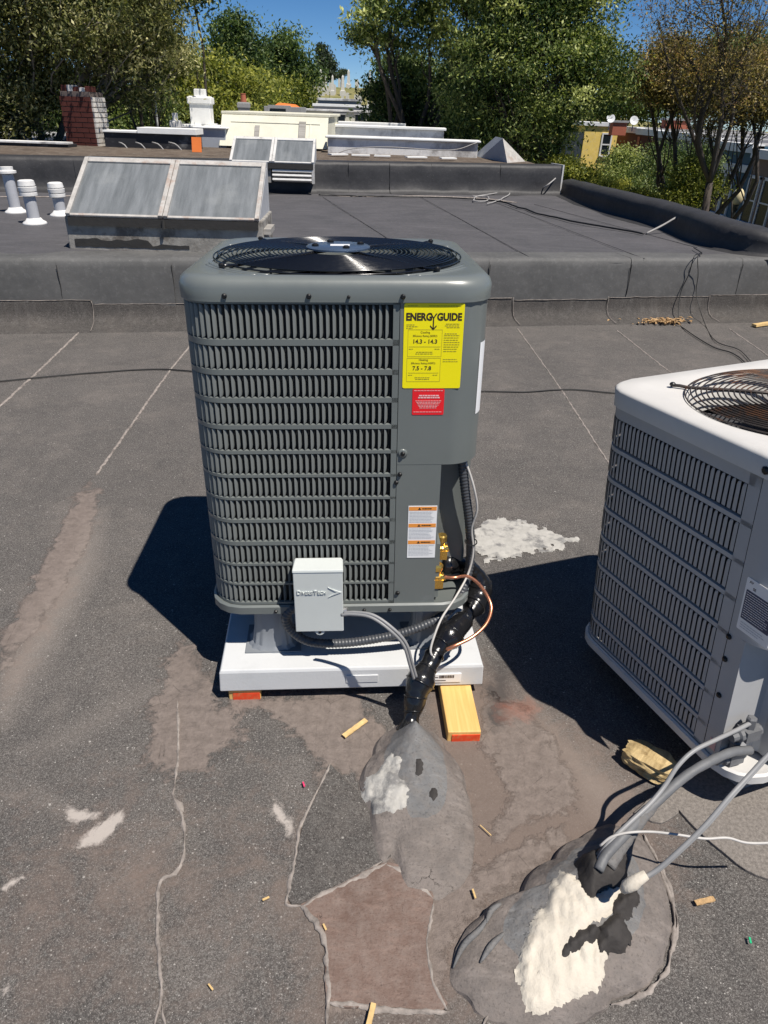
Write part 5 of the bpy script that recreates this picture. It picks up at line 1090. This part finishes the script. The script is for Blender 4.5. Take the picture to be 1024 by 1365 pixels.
# ------------------------------------------------------------------ houses across the street
def facade(e, name, x, y0, y1, z0, z1, mat): b = MB(); b.b2(x, x+8, y0, y1, z0, z1); return b.build(name, mat, e)
def house(label, Xf, px0, px1, ytop, mat, cat='house', wins=(), trims=True, Ys=None, topz=None):
    y1, y0 = Ys
    e = tag(empty('terrace_house', (Xf, y0, GZ)), label, cat); hgt = topz-GZ
    b = MB(); b.b2(0, 8, 0, y1-y0, 0, hgt); b.build('wall', mat, e)
    if trims: b = MB(); b.b2(-.22, .3, -.0, y1-y0, hgt-.28, hgt+.06); b.build('cornice', M['trim'], e); b = MB(); b.b2(.3, 8, .0, y1-y0, hgt, hgt+.04); b.build('roof', M['bgrey'], e)
    for (ya, yb, za, zb) in wins:
        b = MB(); b.b2(-.03, .02, ya, yb, za, zb); wv = b.build('window', M['winglass'], e)
        for q in ((ya-.09, ya, za-.05, zb+.1), (yb, yb+.09, za-.05, zb+.1), (ya-.09, yb+.09, zb, zb+.12)): slab(wv, 'frame', M['trim'], -.07, .01, *q)
        slab(wv, 'sill', M['trim'], -.16, .01, ya-.15, yb+.15, za-.12, za-.001); slab(wv, 'sash_bar', M['trim'], -.045, .005, ya, yb, (za+zb)/2-.03, (za+zb)/2+.03)
    return e
# facade plane parallel to the street
def yrat(px, py, X): d = ray(px, py); return X/d[0]*d[1]
XF = 15.4
cuts = [yrat(px, 190, XF) for px in (820, 850, 876, 925, 962, 1012, 1060)]; cuts += [cuts[-1]-5*k for k in (1, 2, 3, 4)]
zt = [gy(px, y, yy)[2] for px, y, yy in ((835, 172, cuts[0]), (870, 176, cuts[2]), (960, 186, cuts[4]), (1012, 200, cuts[5]))]
lbl = ['dark red brick house next to the yellow house across the street', 'dark brick house with a red downpipe strip across the street', 'grey painted house half hidden behind the street trees', 'pale grey house behind the autumn tree', 'blue painted house with paired white framed windows', 'tan brick house beyond the blue painted house', 'grey painted house two doors past the blue painted house', 'dark red brick house three doors past the blue painted house', 'tan brick house four doors past the blue painted house', 'grey painted end house five doors past the blue painted house']
mats = ['wallred', 'wallred', 'wallgrey', 'wallgrey', 'wallblue', 'walltan', 'wallgrey', 'wallred', 'walltan', 'wallgrey']; topz = [.95, .9, .85, .75, .62, .45, .35, .3, .2, .1]
for i in range(10):
    wd = cuts[i]-cuts[i+1]; ws = []
    for za, zb in ((4.3, 6.0), (1.2, 3.2)):
        if mats[i] == 'wallblue': ws += [(wd*.40, wd*.40+.75, za, zb), (wd*.40+1.0, wd*.40+1.75, za, zb)]
        else: ws += [(wd*.2, wd*.2+.9, za, zb), (wd*.65, wd*.65+.9, za, zb)]
    e = house(lbl[i], XF, 0, 0, 0, M[mats[i]], wins=ws, Ys=(cuts[i], cuts[i+1]), topz=topz[i])
    if mats[i] == 'wallblue': slab(e, 'belt_course', M['trim'], -.08, .02, .3, wd-.05, 6.15, 6.45)
    if i == 1: slab(e, 'red_strip', M['roofred'], -.06, .02, wd-.5, wd-.02, 2, topz[i]-GZ-.4)
# yellow house standing forward: its side wall faces us
Yy = 54.0; X0 = gy(776, 200, Yy)[0]; X1 = gy(820, 200, Yy)[0]; zty = .98
e = tag(empty('terrace_house', (X0, Yy, GZ)), 'yellow painted house with one window across the street', 'house')
b = MB(); b.b2(0, X1-X0, .0, 8, 0, zty-GZ); b.build('wall', M['wallyellow'], e); slab(e, 'shade_grey_front', M['wallgrey'], -.06, -.002, .1, 8, 0, zty-GZ-.4)  # grey slab puts the shade of the yellow house's street side into colour
slab(e, 'cornice', M['trim'], -.2, X1-X0, -.12, 8.1, zty-GZ, zty-GZ+.22)
wx0 = gy(803, 190, Yy)[0]-X0; wz = gy(806, 206, Yy)[2]-GZ; wv = slab(e, 'window', M['winglass'], wx0, wx0+.5, -.03, .02, wz, wz+1.2)
for q in ((wx0-.1, wx0, wz-.05, wz+1.3), (wx0+.5, wx0+.6, wz-.05, wz+1.3), (wx0, wx0+.5, wz+1.2, wz+1.3), (wx0, wx0+.5, wz+.56, wz+.64)): slab(wv, 'frame', M['trim'], q[0], q[1], -.06, .0, q[2], q[3])
slab(wv, 'sill', M['trim'], wx0-.12, wx0+.62, -.14, .0, wz-.14, wz-.05)
for k, (ya, yb, za, zb) in enumerate(((2, 3, 4.2, 6), (5, 6, 4.2, 6))): slab(e, 'window', M['winglass'], -.09, -.05, ya, yb, za, zb)
A = gy(777, 244, 40); e = tag(empty('picket_fence', (A[0], 40, GZ)), 'weathered wooden fence below the yellow house', 'fence')
for k in range(12): slab(e, 'picket', M['oldwood'], k*.17, k*.17+.13, 0, .03, 0, -2.75-GZ+.1*random.random())
# roof chimneys and dishes over there
for px, y0, lab_ in ((818, 163, 'short red chimney on the dark brick house roof'), (888, 160, 'wide red chimney above the grey painted house')):
    A = gy(px, y0, 52); b = MB(); b.b2(A[0], A[0]+(.9 if px < 850 else 1.6), 52, 52.8, .5, A[2]); e = tag(empty('chimney', (A[0], 52, .5)), lab_, 'chimney'); k = b.build('stack', M['roofred'], None, bevel=.02); adopt(e, [k]); c_ = MB(); c_.b2(A[0]-.08, A[0]+(.98 if px < 850 else 1.68), 51.92, 52.88, A[2]+.001, A[2]+.12); adopt(e, [c_.build('cap', M['bgrey'], None)])
for px, y0, lab_ in ((845, 161, 'white satellite dish on the dark brick house roof'), (814, 158, 'small pale satellite dish above the yellow house')):
    A = gy(px, y0, 50); e = tag(empty('satellite_dish', (A[0], 50, 1.0)), lab_, 'satellite dish'); mm = Matrix.Rotation(R(70), 3, 'X'); m = MB(); m.lathe([(.02, .0), (.14, .02), (.25, .07), (.26, .07), (.14, .01), (.02, -.015)], 18, (0, 0, A[2]-1.0), M=mm, cap=False); m.build('dish', M['trim'], e, smooth=True); m = MB(); m.tube([(0, .05, -.2), (0, .05, A[2]-1.0)], .03, 6); m.build('mast', M['bgrey'], e)
# globe street lamp
A = gy(984, 262, 32); e = tag(empty('street_lamp', (A[0], 32, GZ)), 'globe street lamp with cream glass in front of the blue house', 'street lamp'); zl = A[2]-GZ
MB().lathe([(.22, 0), (.22, .4), (.12, .6), (.08, .8), (.06, zl-.55), (.11, zl-.5), (.13, zl-.30)], 14).build('post', M['lamppost'], e, smooth=True, auto=40)
MB().lathe([(.12, zl-.30), (.19, zl-.2), (.235, zl-.02), (.22, zl+.12), (.15, zl+.25), (.06, zl+.32)], 20).build('globe', M['globe'], e, smooth=True)
MB().lathe([(.07, zl+.32), (.075, zl+.36), (.03, zl+.40), (.04, zl+.46), (.01, zl+.52)], 12).build('finial', M['globe'], e, smooth=True)
# gravestones on the hill
gs = [0]
for k in range(70):
    x = -10+random.uniform(-9, 10); y = random.uniform(108, 152); z = terr(x, y); hgt = random.choice((.8, 1.0, 1.3, 2.4)); m = MB(); w_ = random.uniform(.35, .7)
    if hgt > 2: m.loft([[(-w_/2*q, -w_/2*q, zz), (w_/2*q, -w_/2*q, zz), (w_/2*q, w_/2*q, zz), (-w_/2*q, w_/2*q, zz)] for q, zz in ((1.3, -.2), (1.3, .5), (.8, .55), (.5, hgt), (.05, hgt+.3))], capl=True)
    else: m.loft([[(-w_/2*q, -.08, zz), (w_/2*q, -.08, zz), (w_/2*q, .08, zz), (-w_/2*q, .08, zz)] for q, zz in ((1, -.2), (1, hgt*.75), (.8, hgt*.93), (.4, hgt))], capl=True)
    tag(m.build('gravestone', M['stone'], None, loc=(x, y, z)), 'tall pale obelisk gravestone on the far cemetery hill' if hgt > 2 else 'small pale gravestone slab on the far cemetery hill', 'gravestone', 'obelisks on the cemetery hill' if hgt > 2 else 'gravestones on the cemetery hill')
# ------------------------------------------------------------------ trees
def leaves_mesh(name, C_, size, mat, parent, tint, flat=.0):
    n = len(C_); a = rng.normal(0, 1, (n, 3)); a /= np.linalg.norm(a, axis=1)[:, None]; b_ = rng.normal(0, 1, (n, 3)); b_[:, 2] *= .6; b_ -= a*(a*b_).sum(1)[:, None]; b_ /= np.linalg.norm(b_, axis=1)[:, None]
    s = size*rng.uniform(.6, 1.3, n)[:, None]; nrm = np.cross(a, b_)
    V = np.stack([C_-a*s, C_+b_*s*.42+nrm*s*.12, C_+a*s, C_-b_*s*.42+nrm*s*.12], 1).reshape(-1, 3)
    me = bpy.data.meshes.new(name); me.vertices.add(4*n); me.vertices.foreach_set('co', V.astype(np.float32).ravel()); me.loops.add(4*n); me.loops.foreach_set('vertex_index', np.arange(4*n, dtype=np.int32)); me.polygons.add(n); me.polygons.foreach_set('loop_start', np.arange(0, 4*n, 4, dtype=np.int32))
    at = me.attributes.new('tint', 'FLOAT', 'POINT'); at.data.foreach_set('value', np.repeat(np.clip(tint, 0, 1), 4).astype(np.float32)); me.materials.append(mat); me.update(calc_edges=True); me.validate(); return obj(name, me, parent)
def limb(mb, p0, p1, r0, r1, bend=.12, n=7, sides=6):
    p0, p1 = np.array(p0, float), np.array(p1, float); L = np.linalg.norm(p1-p0); m1 = p0+(p1-p0)*.35+rng.normal(0, bend*L*.5, 3); m2 = p0+(p1-p0)*.7+rng.normal(0, bend*L*.5, 3)
    pth = resample(catmull([p0, m1, m2, p1], 4), L/n); k = len(pth); mb.tube(pth, [r0+(r1-r0)*i/(k-1) for i in range(k)], sides); return pth
def tree(name, label, base, blobs, leaf, nleaf, mat, group='trees behind the roofs', bark='bark', trunk_r=.16, clus=.42, ncl=None, twigs=True, tint0=.5, tsd=.2, fork=.35, bare=0, lo=-99):
    """blobs: (px, py, Y, rx_px, ry_px) lobes of the crown"""
    B = [(gy(px, py, Y), rx*Y*.90/FPX, ry*Y*.90/FPX) for px, py, Y, rx, ry in blobs]
    e = tag(empty(name, (base[0], base[1], base[2])), label, 'tree', group); wood = MB(); base = np.array(base, float)
    cen = np.mean([b_[0] for b_ in B], axis=0); fk = base+(cen-base)*fork; fk[:2] = base[:2]+(cen[:2]-base[:2])*.3
    limb(wood, base-np.array([0, 0, .3]), fk, trunk_r, trunk_r*.75, .04, 8, 9)
    vol = np.array([b_[1]*b_[1]*b_[2] for b_ in B])**.75; vol /= vol.sum(); pts = []; tin = []
    ncl = ncl or int(nleaf/200)
    for (c, rx, rz), share in zip(B, vol):
        m_ = limb(wood, fk, c-np.array([0, 0, rz*.25]), trunk_r*.5, trunk_r*.16, .12, 8, 6); hub = m_[-1]; k = max(6, int(ncl*share))
        for j in range(k):
            d = rng.normal(0, 1, 3); d /= np.linalg.norm(d); rad = rng.uniform(.25, 1)**.5; cc = c+d*np.array([rx, rx*.9, rz])*rad*(1+.20*fbm(d[0]*2+c[0], d[1]*2, d[2]*2, 2))
            if cc[2] < lo: continue
            if twigs and j % 3 == 0:
                st = m_[-1-int(rng.integers(0, max(1, len(m_)//2)))]; limb(wood, st, cc, trunk_r*.10, trunk_r*.025, .16, 5, 4)
                if bare:
                    for _ in range(bare): limb(wood, cc+(hub-cc)*.35, cc+rng.normal(0, clus*1.1, 3)+np.array([0, 0, clus*.5]), trunk_r*.035, trunk_r*.012, .2, 4, 3)
            nl = max(3, int(nleaf/ncl*rng.uniform(.5, 1.5))); q = rng.normal(0, 1, (nl, 3))*np.array([clus, clus, clus*.62])*rng.uniform(.6, 1.1)
            pts.append(cc+q); tc = tint0+rng.normal(0, tsd*1.25); tin.append(tc+rng.normal(0, tsd*1.2, nl)+.10*q[:, 2]/clus)
    inv = Matrix.Translation(-Vector(e.location))
    w_ = wood.build('trunk', M[bark], None, smooth=True); l_ = leaves_mesh('crown', np.concatenate(pts), leaf, M[mat], None, np.concatenate(tin)); adopt(e, [w_, l_]); return e
def tb(px, Y, z=GZ): p = gy(px, 150, Y); return (p[0], Y, z)
TG = 'trees behind the roofs'
tree('broadleaf_tree', 'large olive tree overhanging the brick chimney', tb(-90, 15.5), [(-40, 40, 14.5, 110, 130), (60, -20, 14.5, 110, 90), (70, 70, 15, 70, 70), (150, 10, 14, 90, 80), (165, 90, 14.5, 60, 50), (215, -10, 14, 46, 34), (20, 140, 14.5, 60, 45), (-60, 150, 15, 70, 60), (100, -140, 15, 150, 90), (215, 75, 15, 40, 40)], 0.038, 135000, 'leaf_olive', TG, 'bark_pale', .2, 0.24, tint0=.42, tsd=.22, fork=.62)
tree('broadleaf_tree', 'dark green tree with leafy sprays high above the white chimney', tb(200, 19), [(215, -40, 17, 52, 34), (255, -16, 17, 22, 14), (190, 25, 17, 36, 36), (150, 40, 18, 55, 55)], 0.055, 23400, 'leaf_dark', TG, 'bark', .12, 0.23, tint0=.45)
tree('broadleaf_tree', 'yellow green tree behind the square white chimney', tb(290, 27), [(235, 94, 26, 42, 32), (295, 122, 27, 52, 34), (225, 135, 26, 56, 36), (275, 145, 26, 56, 30), (350, 140, 30, 40, 22), (200, 160, 25, 40, 30)], 0.072, 44200, 'leaf_yel', TG, 'bark', .2, 0.41, tint0=.40)
tree('broadleaf_tree', 'dense green tree filling the gap behind the brick chimney', tb(120, 24), [(60, 150, 23, 110, 50), (160, 150, 23, 70, 45), (-40, 160, 23, 90, 50)], 0.066, 31200, 'leaf_mid', TG, 'bark', .2, 0.41, tint0=.25)
tree('broadleaf_tree', 'rounded dark tree on the skyline left of the cemetery hill', tb(318, 62), [(316, 50, 60, 21, 21), (326, 82, 60, 22, 20), (298, 88, 60, 24, 24)], 0.143, 18200, 'leaf_dark', TG, 'bark', .3, 0.75, tint0=.5)
tree('broadleaf_tree', 'broad dark skyline tree between the rounded one and the spire shaped one', tb(385, 92), [(384, 78, 88, 27, 26), (362, 85, 88, 18, 20), (402, 95, 88, 14, 14), (380, 105, 88, 40, 16)], 0.198, 18200, 'leaf_dark', TG, 'bark', .4, 0.88, tint0=.4)
p = gy(432, 106, 150)
tree('conifer_tree', 'narrow spire shaped tree standing on the cemetery hill', (p[0], 150, terr(p[0], 150)), [(431, 70, 150, 6, 9), (432, 82, 150, 10, 9), (433, 93, 150, 12, 9), (433, 102, 150, 13, 6)], 0.275, 6760, 'leaf_far', TG, 'bark', .4, 0.68, tint0=.4)
p = gy(455, 102, 152)
tree('broadleaf_tree', 'tiny thin bare looking tree beside the spire shaped tree', (p[0], 152, terr(p[0], 152)), [(455, 98, 152, 7, 6)], 0.165, 910, 'leaf_far', TG, 'bark_pale', .15, 0.48, tint0=.9)
tree('broadleaf_tree', 'low green tree line at the foot of the cemetery hill', tb(400, 56), [(388, 130, 52, 24, 16), (365, 130, 52, 30, 20), (345, 125, 50, 30, 22)], 0.121, 16900, 'leaf_yel', TG, 'bark', .2, 0.61, tint0=.22)
tree('broadleaf_tree', 'open crowned tall tree with sky showing between its sprays', tb(545, 21), [(500, 18, 20, 32, 18), (545, -14, 20, 60, 30), (572, 38, 20, 32, 22), (488, 46, 20, 20, 10), (612, 42, 20, 30, 34), (522, 58, 20.5, 20, 10), (625, -14, 20, 46, 30)], 0.056, 17000, 'leaf_mid', TG, 'bark', .17, 0.20, tint0=.5, fork=.60, bare=2)
tree('broadleaf_tree', 'dark leafy tree below the open crowned tall tree', tb(560, 23.5), [(525, 100, 22, 34, 26), (562, 118, 22, 56, 38), (512, 132, 22, 26, 26), (560, 160, 22, 70, 35), (625, 118, 22, 46, 40), (610, 165, 22, 60, 35)], 0.061, 46800, 'leaf_dark', TG, 'bark', .2, 0.26, tint0=.42)
tree('broadleaf_tree', 'massive dense green tree right of the far parapet', tb(730, 19), [(700, 20, 17.5, 70, 60), (770, 30, 17.5, 60, 60), (660, 90, 17.5, 60, 60), (735, 90, 17, 70, 60), (800, 90, 18, 45, 50), (690, 160, 17.5, 60, 45), (735, 160, 18, 42, 34), (640, 150, 18.5, 50, 50), (730, -60, 18, 110, 60), (722, 195, 18, 34, 22)], 0.042, 112000, 'leaf_mid', TG, 'bark', .24, 0.24, tint0=.40, tsd=.22, fork=.55)
tree('broadleaf_tree', 'tall half bare autumn tree with thin dark branches', tb(985, 17), [(960, 20, 16, 60, 45), (1020, 10, 16, 60, 60), (905, 40, 16.5, 40, 30), (935, 100, 16, 50, 40), (1000, 100, 16, 60, 50), (960, -50, 16, 90, 40), (880, 20, 17, 30, 24)], 0.030, 11000, 'leaf_autumn', TG, 'bark', .10, 0.26, tint0=.42, tsd=.25, fork=.72, bare=7, ncl=300)
tree('broadleaf_tree', 'yellowing olive tree in front of the grey house', tb(945, 22), [(890, 95, 21, 45, 34), (945, 112, 20, 45, 36), (910, 112, 21, 36, 18), (990, 120, 20, 45, 28), (1030, 105, 20, 50, 40), (865, 112, 22, 28, 16), (1005, 160, 20, 26, 12), (945, 160, 21, 14, 26)], 0.041, 54600, 'leaf_autumn', TG, 'bark', .2, 0.29, tint0=.36, tsd=.26)
tree('broadleaf_tree', 'wooded hillside tree behind the autumn tree', tb(930, 75, GZ), [(850, 120, 66, 45, 35), (930, 95, 70, 60, 38), (1010, 90, 70, 60, 45), (800, 130, 68, 50, 30), (900, 130, 66, 60, 25)], 0.176, 36400, 'leaf_dark', TG, 'bark', .3, 0.82, tint0=.55)
tree('garden_shrub', 'round green shrub in front of the dark brick house', tb(835, 30), [(835, 222, 29, 30, 22), (825, 240, 28, 28, 16), (855, 240, 28, 30, 18)], 0.047, 23400, 'leaf_mid', 'street side shrubs', 'bark', .1, 0.24, tint0=.45)
tree('garden_shrub', 'tall dark shrub wrapped round the street tree trunks', tb(895, 26), [(885, 225, 25, 35, 35), (915, 245, 24, 35, 25), (905, 218, 25, 32, 16), (875, 262, 24, 40, 16), (930, 215, 25, 26, 22)], 0.039, 33800, 'leaf_dark', 'street side shrubs', 'bark', .1, 0.23, tint0=.5)
tree('garden_shrub', 'yellow tipped shrub just left of the blue house', tb(925, 21), [(925, 235, 20, 26, 20), (940, 255, 20, 20, 16), (905, 262, 20, 26, 12)], 0.036, 15600, 'leaf_yel', 'street side shrubs', 'bark', .08, 0.18, tint0=.42)
tree('garden_shrub', 'bright yellow green shrub behind the corner of the far parapet', tb(755, 18), [(748, 228, 17, 22, 14), (772, 236, 17, 18, 12), (735, 218, 18, 16, 10)], 0.039, 11700, 'leaf_yel', 'street side shrubs', 'bark', .06, 0.15, tint0=.6)
tree('garden_shrub', 'low pale flowering shrub along the street kerb', tb(840, 24), [(815, 252, 23, 26, 10), (850, 262, 22, 26, 10)], 0.033, 6760, 'leaf_yel', 'street side shrubs', 'bark', .05, 0.15, tint0=.75)

tree('broadleaf_tree', 'broad green tree beyond the low dirty parapet', tb(-330, 21), [(-330, 60, 20, 110, 90), (-230, 90, 20, 80, 60), (-430, 100, 20, 90, 70), (-330, 150, 20, 120, 40)], .06, 42000, 'leaf_mid', TG, 'bark', .22, .34, tint0=.4)
tree('broadleaf_tree', 'green street tree far past the autumn tree', tb(1230, 24), [(1230, 60, 23, 100, 80), (1180, 110, 23, 60, 50), (1310, 110, 23, 80, 60)], .06, 30000, 'leaf_mid', TG, 'bark', .2, .34, tint0=.45)
